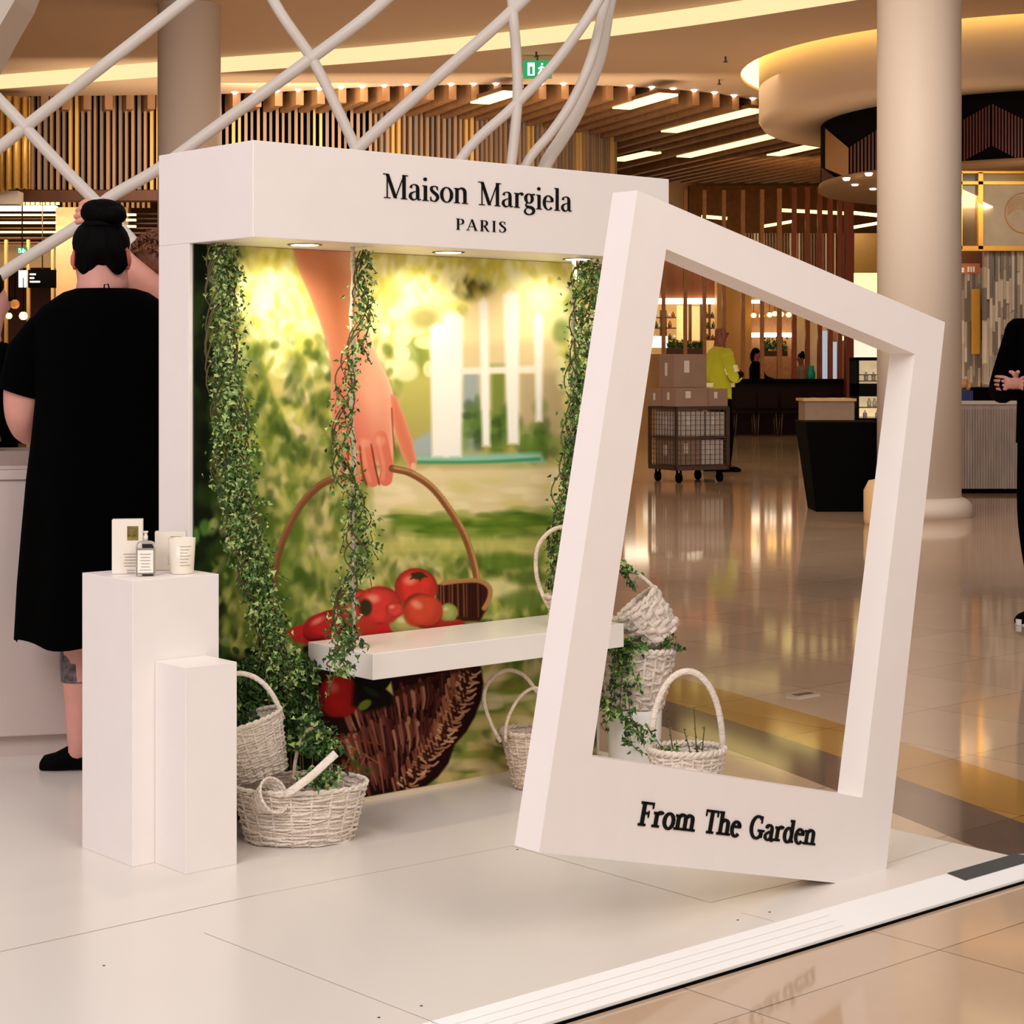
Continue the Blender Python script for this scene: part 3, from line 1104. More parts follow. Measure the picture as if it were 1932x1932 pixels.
for i in range(14):
    stroke([(pr.uniform(625, 680), pr.uniform(1380, 1480)), (pr.uniform(650, 720), pr.uniform(1400, 1500))], 3, pr.choice([(60, 90, 30), (120, 60, 30), (150, 90, 50)]), .7, .4)
img += rng.normal(0, 2.0, img.shape).astype(np.float32)
img = np.clip(img, 0, 255)

s0, s1, z0, z1 = .014, W_ - .014, PZ + .012, zb - .001
NS, NZ = 600, 820
ss, zz = np.meshgrid(np.linspace(s0, s1, NS), np.linspace(z0, z1, NZ))
tv = -.006
wx = O.x + U.x * ss + V.x * tv
wy = O.y + U.y * ss + V.y * tv
verts = np.stack([wx, wy, zz], -1).reshape(-1, 3).astype(np.float32)
pxx = np.clip(CX + F * wx / wy - X0, 0, IW - 1.01).ravel()
pyy = np.clip(HY - F * (zz - CZ) / wy - Y0, 0, IH - 1.01).ravel()
ix, iy = pxx.astype(int), pyy.astype(int)
fx, fy = (pxx - ix)[:, None], (pyy - iy)[:, None]
colv = (img[iy, ix] * (1 - fx) + img[iy, ix + 1] * fx) * (1 - fy) + (img[iy + 1, ix] * (1 - fx) + img[iy + 1, ix + 1] * fx) * fy
cs = colv / 255
cl = np.where(cs <= .04045, cs / 12.92, ((cs + .055) / 1.055) ** 2.4)
me = bpy.data.meshes.new('garden_print')
nf = (NS - 1) * (NZ - 1)
me.vertices.add(NS * NZ)
me.vertices.foreach_set('co', (verts - np.array(root_of(booth), np.float32)).ravel())
i0 = (np.arange(NZ - 1)[:, None] * NS + np.arange(NS - 1)[None]).ravel()
me.loops.add(nf * 4)
me.polygons.add(nf)
me.loops.foreach_set('vertex_index', np.stack([i0, i0 + 1, i0 + NS + 1, i0 + NS], -1).ravel().astype(np.int32))
me.polygons.foreach_set('loop_start', np.arange(0, nf * 4, 4, dtype=np.int32))
me.update(calc_edges=True)
ca = me.color_attributes.new('print_ink', 'FLOAT_COLOR', 'POINT')
ca.data.foreach_set('color', np.concatenate([cl, np.ones((len(cl), 1))], 1).astype(np.float32).ravel())
M_print = bpy.data.materials.new('printed_fabric')
M_print.use_nodes = True
nt = M_print.node_tree
an = nt.nodes.new('ShaderNodeAttribute')
an.attribute_name = 'print_ink'
nt.links.new(an.outputs['Color'], nt.nodes['Principled BSDF'].inputs['Base Color'])
nt.nodes['Principled BSDF'].inputs['Roughness'].default_value = .8
nt.nodes['Principled BSDF'].inputs['Specular IOR Level'].default_value = .08
me.materials.append(M_print)
pr_o = bpy.data.objects.new('garden_print', me)
COL.objects.link(pr_o)
pr_o.parent = booth
tag(pr_o, 'blurred garden print of a hand holding a fruit basket')

# ================================================================== LETTERING
# glyph strokes: (points, widths)  in units: cap height 1
def serif(x, y, w=.3, up=False, h=.045):
    return ([(x - w / 2, y + (0 if not up else -h)), (x - w / 2, y + (h if not up else 0)), (x + w / 2, y + (h if not up else 0)), (x + w / 2, y + (0 if not up else -h))], 'poly')


def stem(x, y0, y1, w):
    return ([(x - w / 2, y0), (x - w / 2, y1), (x + w / 2, y1), (x + w / 2, y0)], 'poly')


def diag(x0, y0, x1, y1, w):
    return ([(x0 - w / 2, y0), (x1 - w / 2, y1), (x1 + w / 2, y1), (x0 + w / 2, y0)], 'poly')


def curve(pts, ws):
    return (pts, ws)


def oval(cx, cy, rx, ry, thick, thin, a0=0, a1=360):
    n_ = 28
    pts, ws = [], []
    for i in range(n_ + 1):
        a = R(a0 + (a1 - a0) * i / n_)
        pts.append((cx + rx * math.cos(a), cy + ry * math.sin(a)))
        ws.append(thin + (thick - thin) * abs(math.cos(a)) ** 1.5)
    return (pts, ws)


def glyphs(T, t, sf, sh):
    """T thick stem, t thin stroke, sf serif width, sh serif height"""
    s = lambda x, y, up=False, w=sf: serif(x, y, w, up, sh)
    xh = .64
    G = {}
    G['M'] = (1.02, [stem(.17, 0, 1, t), stem(.85, 0, 1, T), diag(.5, .02, .17, 1, T), diag(.5, .02, .85, 1, t), s(.17, 0), s(.85, 0), s(.1, 1, True, sf * .7), s(.92, 1, True, sf * .7)])
    G['P'] = (.62, [stem(.18, 0, 1, T), s(.18, 0), s(.14, 1, True, sf * .7), curve([(.18, .97), (.36, .97), (.5, .9), (.54, .75), (.5, .58), (.36, .5), (.18, .5)], [t, t, T * .8, T, T * .8, t, t])])
    G['R'] = (.72, G['P'][1] + [diag(.62, 0, .34, .52, T), s(.66, 0, False, sf * .7)])
    G['A'] = (.78, [diag(.08, 0, .39, 1, t), diag(.68, 0, .39, 1, T), ([(.2, .33), (.2, .33 + t), (.58, .33 + t), (.58, .33)], 'poly'), s(.1, 0), s(.68, 0)])
    G['I'] = (.36, [stem(.18, 0, 1, T), s(.18, 0), s(.18, 1, True)])
    G['S'] = (.58, [curve([(.47, .8), (.42, .93), (.28, .98), (.14, .9), (.12, .74), (.28, .56), (.45, .4), (.48, .22), (.38, .06), (.24, .02), (.12, .08), (.07, .24)], [t, t, t, T * .7, T, T * 1.1, T, T, T * .6, t, t, t]), ([(.44, .98), (.47, .98), (.48, .74), (.46, .74)], 'poly'), ([(.06, .02), (.08, .28), (.1, .28), (.09, .02)], 'poly')])
    G['F'] = (.68, [stem(.2, 0, 1, T), s(.2, 0), s(.14, 1, True, sf * .6), ([(.2, 1 - sh), (.2, 1), (.64, 1), (.64, 1 - sh)], 'poly'), ([(.58, .74), (.58, 1), (.64, 1), (.64, .74)], 'poly'), ([(.2, .48), (.2, .48 + sh), (.46, .48 + sh), (.46, .48)], 'poly'), ([(.42, .36), (.42, .64), (.47, .64), (.47, .36)], 'poly')])
    G['T'] = (.7, [stem(.35, 0, 1, T), s(.35, 0), ([(.04, 1 - sh), (.04, 1), (.66, 1), (.66, 1 - sh)], 'poly'), ([(.04, .72), (.04, 1), (.1, 1), (.1, .72)], 'poly'), ([(.6, .72), (.6, 1), (.66, 1), (.66, .72)], 'poly')])
    G['G'] = (.78, [oval(.4, .5, .3, .47, T, t, 52, 330), stem(.62, .06, .42, T), s(.62, .42, True, sf), ([(.56, .68), (.58, 1), (.63, 1), (.63, .68)], 'poly')])
    G['a'] = (.55, [curve([(.11, .5), (.14, .6), (.27, .645), (.37, .58), (.39, .46)], [T * .9, t * 1.3, t, T * .8, T]), stem(.39, .08, .48, T), curve([(.39, .1), (.43, .02), (.52, .05)], [T * .8, t * 1.4, t]), curve([(.39, .38), (.24, .34), (.11, .25), (.09, .12), (.18, .02), (.29, .03), (.39, .14)], [t, t, T * .7, T * .9, T * .6, t, t])])
    G['i'] = (.32, [stem(.16, 0, xh, T), s(.16, 0), s(.1, xh, True, sf * .5), oval(.15, .9, .035, .035, .08, .08)])
    G['s'] = (.44, [curve([(.34, .52), (.3, .62), (.2, .64), (.1, .58), (.1, .47), (.2, .37), (.32, .27), (.35, .16), (.28, .04), (.18, .01), (.09, .05), (.05, .16)], [t, t, t, T * .7, T * .9, T, T, T * .9, T * .6, t, t, t]), ([(.33, .64), (.355, .64), (.36, .47), (.34, .47)], 'poly'), ([(.045, .01), (.06, .2), (.08, .2), (.07, .01)], 'poly')])
    G['o'] = (.58, [oval(.29, .32, .21, .31, T, t)])
    G['n'] = (.64, [stem(.15, 0, xh, T), stem(.49, 0, .46, T), s(.15, 0), s(.49, 0), s(.09, xh, True, sf * .5), curve([(.15, .5), (.26, .62), (.38, .64), (.47, .56), (.49, .42)], [t, t * 1.3, T * .7, T, T])])
    G['m'] = (.96, G['n'][1] + [stem(.82, 0, .46, T), s(.82, 0), curve([(.49, .5), (.6, .62), (.72, .64), (.8, .56), (.82, .42)], [t, t * 1.3, T * .7, T, T])])
    G['r'] = (.46, [stem(.15, 0, xh, T), s(.15, 0), s(.09, xh, True, sf * .5), curve([(.15, .44), (.24, .6), (.36, .63), (.41, .56)], [t, t * 1.2, T * .8, T])])
    G['e'] = (.52, [oval(.27, .32, .19, .31, T, t, 20, 320), ([(.1, .36), (.1, .36 + t), (.45, .36 + t), (.45, .36)], 'poly'), curve([(.45, .37), (.45, .5), (.38, .6)], [T * .8, T * .7, t])])
    G['l'] = (.32, [stem(.16, 0, 1, T), s(.16, 0), s(.1, 1, True, sf * .5)])
    G['h'] = (.64, [stem(.15, 0, 1, T)] + G['n'][1][1:4] + [s(.09, 1, True, sf * .5), G['n'][1][5]])
    G['d'] = (.6, [stem(.44, 0, 1, T), s(.38, 1, True, sf * .5), s(.49, 0, False, sf * .5), oval(.26, .32, .18, .31, T, t)])
    G['g'] = (.54, [oval(.24, .44, .15, .2, T, t), curve([(.34, .58), (.42, .64), (.5, .62)], [t, t * 1.2, T * .6]), curve([(.16, .26), (.1, .16), (.16, .08), (.34, .05), (.45, -.04), (.42, -.18), (.26, -.26), (.1, -.22), (.05, -.12), (.1, -.02), (.2, .05)], [t, t * 1.5, T * .8, T, T, T * .8, t * 1.2, T * .6, T * .6, t, t])])
    return G


def write(mb, text, G, O3, X, Y, hgt, xs=1.0, track=0.0, depth=.002):
    """lay glyphs along X from O3; Y is cap direction; returns width"""
    N_ = X.cross(Y).normalized()
    cur = 0
    for ch in text:
        if ch == ' ':
            cur += .42 + track
            continue
        adv, strokes = G[ch]
        for pts, ws in strokes:
            if ws == 'poly':
                P = [O3 + X * ((cur + a) * hgt * xs) + Y * (b * hgt) for a, b in pts]
                mb.prism([p + N_ * depth for p in P], -N_ * depth)
            else:
                P = [Vector((a, b, 0)) for a, b in pts]
                if len(P) < 20:
                    wv = [Vector((w, 0, 0)) for w in ws]
                    P, wv = catmull(P, 6), catmull(wv, 6)
                    ws2 = [w.x for w in wv]
                else:
                    ws2 = ws
                L_, R_ = [], []
                for i, p in enumerate(P):
                    d = P[min(i + 1, len(P) - 1)] - P[max(i - 1, 0)]
                    d.normalize()
                    nn = Vector((-d.y, d.x, 0)) * ws2[i] / 2
                    L_.append(p + nn)
                    R_.append(p - nn)
                w3 = lambda p: O3 + X * ((cur + p.x) * hgt * xs) + Y * (p.y * hgt) + N_ * depth
                for i in range(len(P) - 1):
                    mb.prism([w3(L_[i]), w3(R_[i]), w3(R_[i + 1]), w3(L_[i + 1])], -N_ * depth)
        cur += adv + track
    return cur * hgt * xs


GA = glyphs(.13, .04, .26, .035)
GB = glyphs(.165, .12, .34, .105)
HP = B(0, -HT, 0)


def on_header(px, py):
    return onp(px, py, HP, V)


mb = MB()
a, b = on_header(722, 373), on_header(1079, 401)
a.z = (a.z + b.z) / 2 if False else a.z
target = (b - a).length
w0 = write(MB(), 'Maison Margiela', GA, a, U, Z, 1)
a1_ = on_header(722, 373)
cap = (on_header(722, 327) - on_header(722, 373)).z
xs = target / (w0 * cap)
X_ = U
cur = 0
for word in ('Maison', 'Margiela'):
    mb = MB()
    cur += write(mb, word, GA, a1_ - V * .0005 + X_ * cur, X_, Z, cap, xs) + .42 * cap * xs
    mb.build('word_lettering', M_black, booth, label='black serif lettering reading ' + word)
mb = MB()
a, b = on_header(859, 433), on_header(955, 439)
w0 = write(MB(), 'PARIS', GA, a, U, Z, 1, 1, .16) - .16
cap = (on_header(859, 412) - on_header(859, 433)).z
write(mb, 'PARIS', GA, a - V * .0005, U, Z, cap, (b - a).length / (w0 * cap), .16)
mb.build('city_lettering', M_black, booth, label='small black capitals reading PARIS')

# ================================================================== TILTED FRAME
F0 = fl(1577, 1666, PZ)
fo = [onp(*p, F0, V) for p in ((1203, 359), (1783, 608), (1672, 1640), (1577, 1666), (1017, 1608))]
fi = [onp(*p, F0, V) for p in ((1257, 470), (1726, 668), (1627, 1505), (1117, 1427))]
lo = min(p.z for p in fo)
fo[2].z = fo[3].z = PZ
bk = onp(969, 1600, fo[4], U)
th = (bk - fo[4]).dot(V)
bk2 = onp(1158, 368, fo[0], U)
th2 = (bk2 - fo[0]).dot(V)
print('frame thickness', th, th2, [tuple(round(c, 3) for c in p) for p in fo])
TH = (th + th2) / 2
frame = thing('tilted_frame', 'giant white instant photo frame tilted clockwise on the platform', 'display frame', F0)
tri = tessellate_polygon([fo, fi])
P_ = fo + fi
mb = MB()
Nn = len(P_)
vs = P_ + [p + V * TH for p in P_]
fs = [tuple(t) for t in tri] + [tuple(i + Nn for i in reversed(t)) for t in tri]
for k in range(5):
    a, b = k, (k + 1) % 5
    fs.append((a, a + Nn, b + Nn, b))
for k in range(4):
    a, b = 5 + k, 5 + (k + 1) % 4
    fs.append((a, b, b + Nn, a + Nn))
mb.add(vs, fs)
fr = mb.build('frame_body', M_white, frame)
bm = bmesh.new()
bm.from_mesh(fr.data)
bmesh.ops.dissolve_limit(bm, angle_limit=.001, verts=bm.verts, edges=bm.edges) if False else None
bmesh.ops.recalc_face_normals(bm, faces=bm.faces)
bm.to_mesh(fr.data)
bm.free()
mb = MB()
a, b = onp(1201, 1557, F0, V), onp(1536, 1595, F0, V)
X_ = (b - a).normalized()
up_ = onp(1209, 1511, F0, V) - a
Y_ = up_.normalized()
w0 = write(MB(), 'From The Garden', GB, a, X_, Y_, 1)
cap = up_.length
cur, xs = 0, (b - a).length / (w0 * cap)
for word in ('From', 'The', 'Garden'):
    mb = MB()
    cur += write(mb, word, GB, a - V * .0005 + X_ * cur, X_, Y_, cap, xs) + .42 * cap * xs
    mb.build('word_lettering', M_black, frame, label='black typewriter lettering reading ' + word)

# ================================================================== BENCH SWING
def zat(px, py, s_, t_):
    Y = B(s_, t_, 0).y
    return CZ + (HY - py) / F * Y


bs0, bs1, bt0, bt1 = .366, 1.284, -.316, -.02
bench = thing('swing_bench', 'long white swing seat hanging on ropes before the garden print', 'swing', B(.82, -.17, .44))
bbox(MB(), bs0, bs1, bt0, bt1, .440, .509).build('seat', M_white2, bench, bevel=.002)
for s_ in (bs0 + .045, bs1 - .06):
    t_ = -.165
    pts = []
    for i in range(60):
        z = .509 + (zb - .509) * i / 59
        pts.append(B(s_ + .003 * math.sin(i * .5), t_ + .003 * math.cos(i * .37), z))
    mb = MB()
    mb.tube(pts, [.0065 + .0012 * math.sin(i * 1.7) for i in range(60)], 8)
    mb.ball(pts[0] + Z * .004, (.011, .011, .008), 10)
    mb.build('rope', M_rope, bench)

# ================================================================== PODIUMS
pf = fl(250, 1636, PZ)
ztall = CZ + (HY - 1096) / F * pf.y
la = (onp(155, 1600, pf, U) - pf).dot(V)
ra = (onp(413, 1600, pf, V) - pf).dot(U)
bx1 = MB()
bx1.box(pf, U * ra, V * abs(la), Z * (ztall - PZ))
bx1.build('display_plinth', M_white, bevel=.0012, label='taller white plinth carrying fragrance boxes and a candle', cat='plinth')
ps = fl(350, 1650, PZ)
zs = CZ + (HY - 1260) / F * ps.y
la2 = (onp(287, 1600, ps, U) - ps).dot(V)
ra2 = (onp(447, 1600, ps, V) - ps).dot(U)
print('podiums', tuple(pf), la, ra, ztall, tuple(ps), la2, ra2, zs)
off_ = max(0, .001 - ((ps + V * la2 - pf).dot(V) * -1 if False else 0))
gap = (ps - pf).dot(V) + la2
ps2 = ps
la2 -= max(0, gap + .001)
MB().box(ps2, U * ra2, V * la2, Z * (zs - PZ)).build('display_plinth', M_white, bevel=.0012, label='shorter empty white plinth standing against the taller one', cat='plinth')
# ================================================================== PRODUCTS ON THE TALL PLINTH
zt_ = ztall + .0008
M_box = mat('fragrance_carton', (240, 230, 216), .6, var=.01)
M_lab = mat('label_print_grey', (150, 138, 124), .7)
M_labw = mat('label_white', (248, 242, 230), .6)
M_pic = mat('carton_picture', (120, 104, 44), .6, var=.9, scale=60)
M_frag = mat('fragrance_liquid', (246, 240, 222), .15, trans=.35, var=.01)


def lines(mb, c, ax, up, w, rows, dz, th=.0012, jit=.25, seed=1, n_=None):
    r = random.Random(seed)
    n_ = n_ or ax.cross(up).normalized()
    for i in range(rows):
        ww = w * (1 - jit * r.random())
        mb.box(c - ax * ww / 2 - up * (i * dz), ax * ww, up * th, n_ * .0006)


def carton(px0, px1, ptop, pbase, split, name_label, pic, seed):
    base = fl(px0, pbase, 0)
    zz0 = zt_
    Y = (CZ - zt_) * F / (pbase - HY)
    p0 = Vector(((px0 - CX) / F * Y, Y, zt_))
    h = (pbase - ptop) / F * Y
    # front turned almost to the camera
    X_ = Vector((1, .14, 0)).normalized()
    D_ = Vector((-.14, 1, 0)).normalized()
    w = (px1 - px0) / F * Y
    t = thing('fragrance_carton', name_label, 'box', p0)
    MB().box(p0, X_ * w, D_ * w * .55, Z * h).build('carton', M_box, t, bevel=.0008)
    mb = MB()
    f = p0 - D_ * .0004
    c = f + X_ * w * .62 + Z * h * .36
    lines(mb, c, X_, Z, w * .5, 5, h * .055, seed=seed)
    lines(mb, c - Z * h * .3, X_, Z, w * .34, 2, h * .04, seed=seed + 1)
    mb.build('label_text', M_lab, t)
    if pic:
        MB().box(f + X_ * w * .5 + Z * h * .62, X_ * w * .36, Z * h * .26, -D_ * .0005).build('picture', M_pic, t)
    return t


carton(211, 268, 981, 1083, 234, 'tallest white fragrance carton with small green picture, left end of the plinth', True, 1)
carton(292, 350, 1004, 1076, 300, 'shorter white carton partly behind the glass bottle and candle', True, 5)
# bottle
Y = (CZ - zt_) * F / (1086 - HY)
c = Vector(((275 - CX) / F * Y, Y, zt_))
w = 36 / F * Y
h = 66 / F * Y
X_ = Vector((1, .14, 0)).normalized()
D_ = Vector((-.14, 1, 0)).normalized()
bot = thing('perfume_bottle', 'clear glass perfume bottle with a white label and narrow spray neck', 'bottle', c)


def rrect(cc, hw, hd, r=.25, n_=6):
    out = []
    for q_, (sx, sy) in enumerate(((1, 1), (-1, 1), (-1, -1), (1, -1))):
        for k in range(n_ + 1):
            a = R(90 * q_ + 90 * k / n_)
            rr = min(hw, hd) * r * 2
            out.append(cc + X_ * (sx * (hw - rr) + rr * math.cos(a)) + D_ * (sy * (hd - rr) + rr * math.sin(a)))
    return out


MB().rings([rrect(c + Z * z, w / 2 * k, w * .3 * k) for z, k in ((0, .92), (.003, 1), (h * .84, 1), (h * .95, .86), (h, .5))]).build('bottle_glass', M_glass, bot)
MB().rings([rrect(c + Z * z, w / 2 * .9, w * .26) for z in (.005, h * .78)]).build('fragrance', M_frag, bot)
f = c - D_ * (w * .3 + .0006)
MB().box(f - X_ * w * .4 + Z * h * .1, X_ * w * .8, Z * h * .64, -D_ * .0006).build('label', M_labw, bot)
mb = MB()
lines(mb, f - D_ * .0008 + Z * h * .62, X_, Z, w * .62, 6, h * .09, .0013, .4, 3)
mb.build('label_text', M_lab, bot)
mb = MB()
mb.lathe([(.0055, h), (.0055, h + .012), (.004, h + .013), (.004, h + .019), (.0062, h + .02), (.0062, h + .024)], c, 14)
mb.build('spray_neck', mat('spray_white', (235, 225, 210), .4), bot)
# candle
Y = (CZ - zt_) * F / (1081 - HY)
c = Vector(((343 - CX) / F * Y, Y, zt_))
r_ = 26 / F * Y
h = 66 / F * Y
can = thing('scented_candle', 'white scented candle in a flared glass tumbler with printed label', 'candle', c)
MB().lathe([(r_ * .82, 0), (r_ * .86, .003), (r_, h), (r_ * .96, h), (r_ * .8, .008), (0.001, .008)], c, 32, cap=False).build('tumbler', mat('white_candle_glass', (240, 230, 212), .25), can)
MB().lathe([(r_ * .8, .009), (r_ * .9, h * .72), (.001, h * .73)], c, 24, cap=False).build('wax', mat('cream_wax', (246, 232, 204), .5), can)
mb = MB()
for i in range(7):
    z = h * (.78 - i * .09)
    rr = r_ * (.87 + .13 * z / h) + .0006
    a0_, a1_ = R(-88), R(-38 - (i % 3) * 9)
    k = 8
    pp = [(c.x + rr * math.cos(a0_ + (a1_ - a0_) * j / k), c.y + rr * math.sin(a0_ + (a1_ - a0_) * j / k)) for j in range(k + 1)]
    for j in range(k):
        mb.poly([Vector((*pp[j], c.z + z)), Vector((*pp[j + 1], c.z + z)), Vector((*pp[j + 1], c.z + z + .0011)), Vector((*pp[j], c.z + z + .0011))])
mb.build('label_text', M_lab, can)

# ================================================================== BASKETS
def basket(label, loc, rx, ry, h, base=.78, rows=12, stakes=26, strand=.006, rim=.009, handle=None, tilt=(0, 0, 0), m=None, flare=1.0, splint=False, seed=0, name='wicker_basket', hm=None, cat='basket', group=None, wh=()):
    """handle: list of (kind, axis angle, height, lean) arches from rim to rim"""
    r = random.Random(seed)
    m = m or M_wick
    t = thing(name, label, cat, loc, rot=tilt, group=group)
    mb = MB()
    n_ = stakes * 4
    prof = lambda q: base + (1 - base) * q ** flare
    for i in range(rows):
        q = (i + .5) / rows
        z = h * q
        pts = []
        ph = r.uniform(0, 6.28)
        for k in range(n_ + 1):
            a = 2 * math.pi * k / n_
            off = strand * .42 * math.cos(a * stakes / 2 + (math.pi if i % 2 else 0))
            dz = strand * .5 * math.sin(a * 3 + ph) + strand * .25 * math.sin(a * 7 + ph * 2) + r.uniform(-1, 1) * strand * .15
            pts.append(((rx * prof(q) + off) * math.cos(a), (ry * prof(q) + off) * math.sin(a), z + dz))
        mb.tube(pts, [strand * (.46 + .14 * math.sin(k * .37 + i * 2.1)) for k in range(n_ + 1)], 5, flat=1.0 if not splint else 1.6, up=(0, 0, 1), cap=False)
    mb.build('weave', m, t, local=True)
    mb = MB()
    for k in range(stakes):
        a = 2 * math.pi * (k + .5) / stakes * 1.0
        mb.tube([(rx * prof(q) * math.cos(a), ry * prof(q) * math.sin(a), h * q) for q in (0, .5, 1)], strand * .5, 5)
    mb.lathe([(.001, .001), (rx * base, .001), (rx * base, .005), (.001, .006)], (0, 0, 0), 32, sy=ry / rx, cap=False)
    # thin inner liner of tight weave so the wall is closed
    mb.lathe([(rx * base * .985, .002), (rx * .985 * prof(.5), h * .5), (rx * .985, h * .985)], (0, 0, 0), 40, sy=ry / rx, cap=False)
    mb.build('stakes', m, t, local=True)
    mb = MB()
    for s_ in (0, math.pi):
        pts = []
        for k in range(n_ + 1):
            a = 2 * math.pi * k / n_
            tw = a * stakes * .8 + s_
            pts.append(((rx + rim * .45 * math.cos(tw)) * math.cos(a), (ry + rim * .45 * math.cos(tw)) * math.sin(a), h + rim * .4 * math.sin(tw)))
        mb.tube(pts, rim * .55, 6, up=(0, 0, 1), cap=False)
    mb.build('rim', m, t, local=True)
    for (ang, hh, lean, wdt) in handle or []:
        ca, sa = math.cos(ang), math.sin(ang)
        pts = []
        for k in range(25):
            a = math.pi * k / 24
            x_, z_ = math.cos(a), math.sin(a) ** .8
            pts.append((rx * .98 * x_ * ca - lean * z_ * sa, ry * .98 * x_ * sa + lean * z_ * ca, h * .8 + (hh - h * .8) * z_))
        MB().tube(pts, wdt, 8, flat=.45, up=(-sa, ca, 0)).build('handle', hm or m, t, local=True)
    for (pts, wdt) in wh:
        Mi = (Matrix.Translation(loc) @ Euler(tilt).to_matrix().to_4x4()).inverted()
        MB().tube([Mi @ p for p in catmull(pts, 5)], wdt, 8, flat=.6).build('handle', hm or m, t, local=True)
    return t


bk_b = fl(566, 1582, PZ)
basket('widest low oval white wicker basket beside the shorter plinth', bk_b + Z * .002, .172, .125, .142, .8, 19, 20, .0074, .008, None, (0, 0, R(8)), seed=1)
basket('cream wicker basket with tall arched handle tilting behind the shorter plinth', Vector((-.655, 4.965, .196)), .098, .085, .15, .72, 21, 20, .0062, .008, [(R(0), .275, 0, .007)], (0, R(-17), R(10)), m=M_wick, seed=2)
basket('small handled wicker basket of ivy standing inside the wide oval basket', Vector((-.527, 4.96, .075)), .05, .046, .115, .7, 9, 16, .006, .008, [(R(0), .245, 0, .0048)], (0, R(3), 0), m=M_wick2, seed=3)
basket('tiny tipped wicker basket lying in the wide oval basket, broad handle raised', Vector((-.650, 4.83, .150)), .046, .042, .075, .45, 11, 14, .0042, .004, None, (R(20), R(62), R(-18)), m=M_wick, seed=4)
hb = MB()
hp = [at(536, 1502, 4.775), at(560, 1485, 4.77), at(590, 1462, 4.775), at(620, 1434, 4.785), at(634, 1421, 4.79)]
hb.tube(catmull(hp, 4), [.005] + [.0105] * 15 + [.011], 8, flat=.35, up=(0, -1, .3))
hb.build('loose_basket_handle', M_wick, label='loose flat pale wooden handle strip lying across the wide oval basket', cat='basket handle')

cc = at(1003, 1488, 5.52)
cc.z = PZ + .002
basket('small double-handled wicker basket on the platform before the print, left of frame', cc, .092, .08, .165, .52, 17, 18, .0066, .009, None, (0, 0, R(10)), m=M_wick2, seed=5,
       wh=[([at(a, b, 5.48) for a, b in ((945, 1400), (925, 1362), (913, 1318), (924, 1284), (955, 1265), (985, 1272), (1008, 1298), (1032, 1340), (1052, 1385))], .0058), ([at(a, b, 5.44) for a, b in ((953, 1398), (955, 1368), (966, 1338), (986, 1310), (1012, 1298), (1040, 1315), (1055, 1350), (1062, 1392))], .005)])
cd = at(1083, 1173, 5.52)
basket('wicker basket on the swing seat, mostly hidden behind the tilted frame', Vector((cd.x, cd.y, .5115)), .082, .07, .085, .75, 8, 18, .0065, .009, None, (0, 0, 0), m=M_wick2, seed=6,
       wh=[([at(a, b, 5.52) for a, b in ((1040, 1150), (1024, 1122), (1012, 1082), (1014, 1035), (1034, 1006), (1062, 994), (1092, 1002), (1112, 1032), (1120, 1080), (1116, 1140))], .0064)])
# stack right of the swing
sc = Vector((.372, 5.78, 0))
pot = thing('plant_pot', 'smooth white cylindrical pot under the stacked wicker baskets', 'pot', (sc.x, sc.y, PZ))
MB().lathe([(.074, PZ + .001), (.078, PZ + .02), (.084, .225), (.080, .228), (.001, .228)], (sc.x, sc.y, 0), 40, cap=False).build('pot_body', M_white2, pot)
basket('round whitewashed basket full of ivy on top of the white pot', Vector((sc.x, sc.y, .231)), .112, .1, .178, .74, 11, 20, .012, .013, None, (0, R(3), 0), seed=7)
basket('whitewashed splint basket tipped on its side on top of the stack', Vector((sc.x + .085, sc.y - .0, .440)), .080, .076, .13, .78, 8, 14, .0125, .01, [(R(0), .25, 0, .006)], (0, R(-40), R(0)), seed=8, splint=True)
cg = fl(1296, 1497, PZ)
basket('white wicker basket with large arched handle at the platform corner, seen through frame', cg + Z * .002, .108, .088, .125, .8, 11, 22, .0088, .012, [(R(4), .348, 0, .0095)], (0, 0, R(6)), seed=9)

# ================================================================== IVY
class Leaves:
    def __init__(self, seed):
        self.r = random.Random(seed)
        self.mb = MB()

    def leaf(self, c, s, kind=0, down=.6, flat=None):
        r = self.r
        d = Vector((r.gauss(0, 1), r.gauss(0, 1), r.gauss(-down * 1.5, .8))).normalized()
        n_ = Vector((r.gauss(0, .7), r.gauss(-1, .6), r.gauss(.4, .6)))
        if flat is not None:
            n_ = flat + Vector((r.gauss(0, .4), r.gauss(0, .4), r.gauss(0, .4)))
        a = d.cross(n_)
        if a.length < 1e-3:
            return
        a.normalize()
        n_ = a.cross(d)
        mi = r.choice((0, 0, 1, 0, 2)) if kind == 0 else r.choice((0, 0, 1, 2, 2)) if kind == 2 else r.choice((0, 1, 1))
        f = n_ * s * .18
        if kind == 1 or r.random() < (.45 if kind == 0 else .65):   # slim leaf
            pts = [c, c + a * s * .24 + d * s * .4 + f, c + d * s, c - a * s * .24 + d * s * .4 + f]
            self.mb.add(pts, [(0, 1, 2), (0, 2, 3)], mi)
        else:   # lobed leaf
            pts = [c, c + a * s * .42 - d * s * .02 + f, c + a * s * .3 + d * s * .38 + f, c + a * s * .12 + d * s * .5, c + d * s,
                   c - a * s * .12 + d * s * .5, c - a * s * .3 + d * s * .38 + f, c - a * s * .42 - d * s * .02 + f]
            self.mb.add(pts, [(0, 1, 2, 3), (0, 3, 4), (0, 4, 5), (0, 5, 6, 7)], mi)

    def build(self, parent, name='foliage'):
        return self.mb.build(name, [M_leaf, M_leafd, M_leafl], parent)


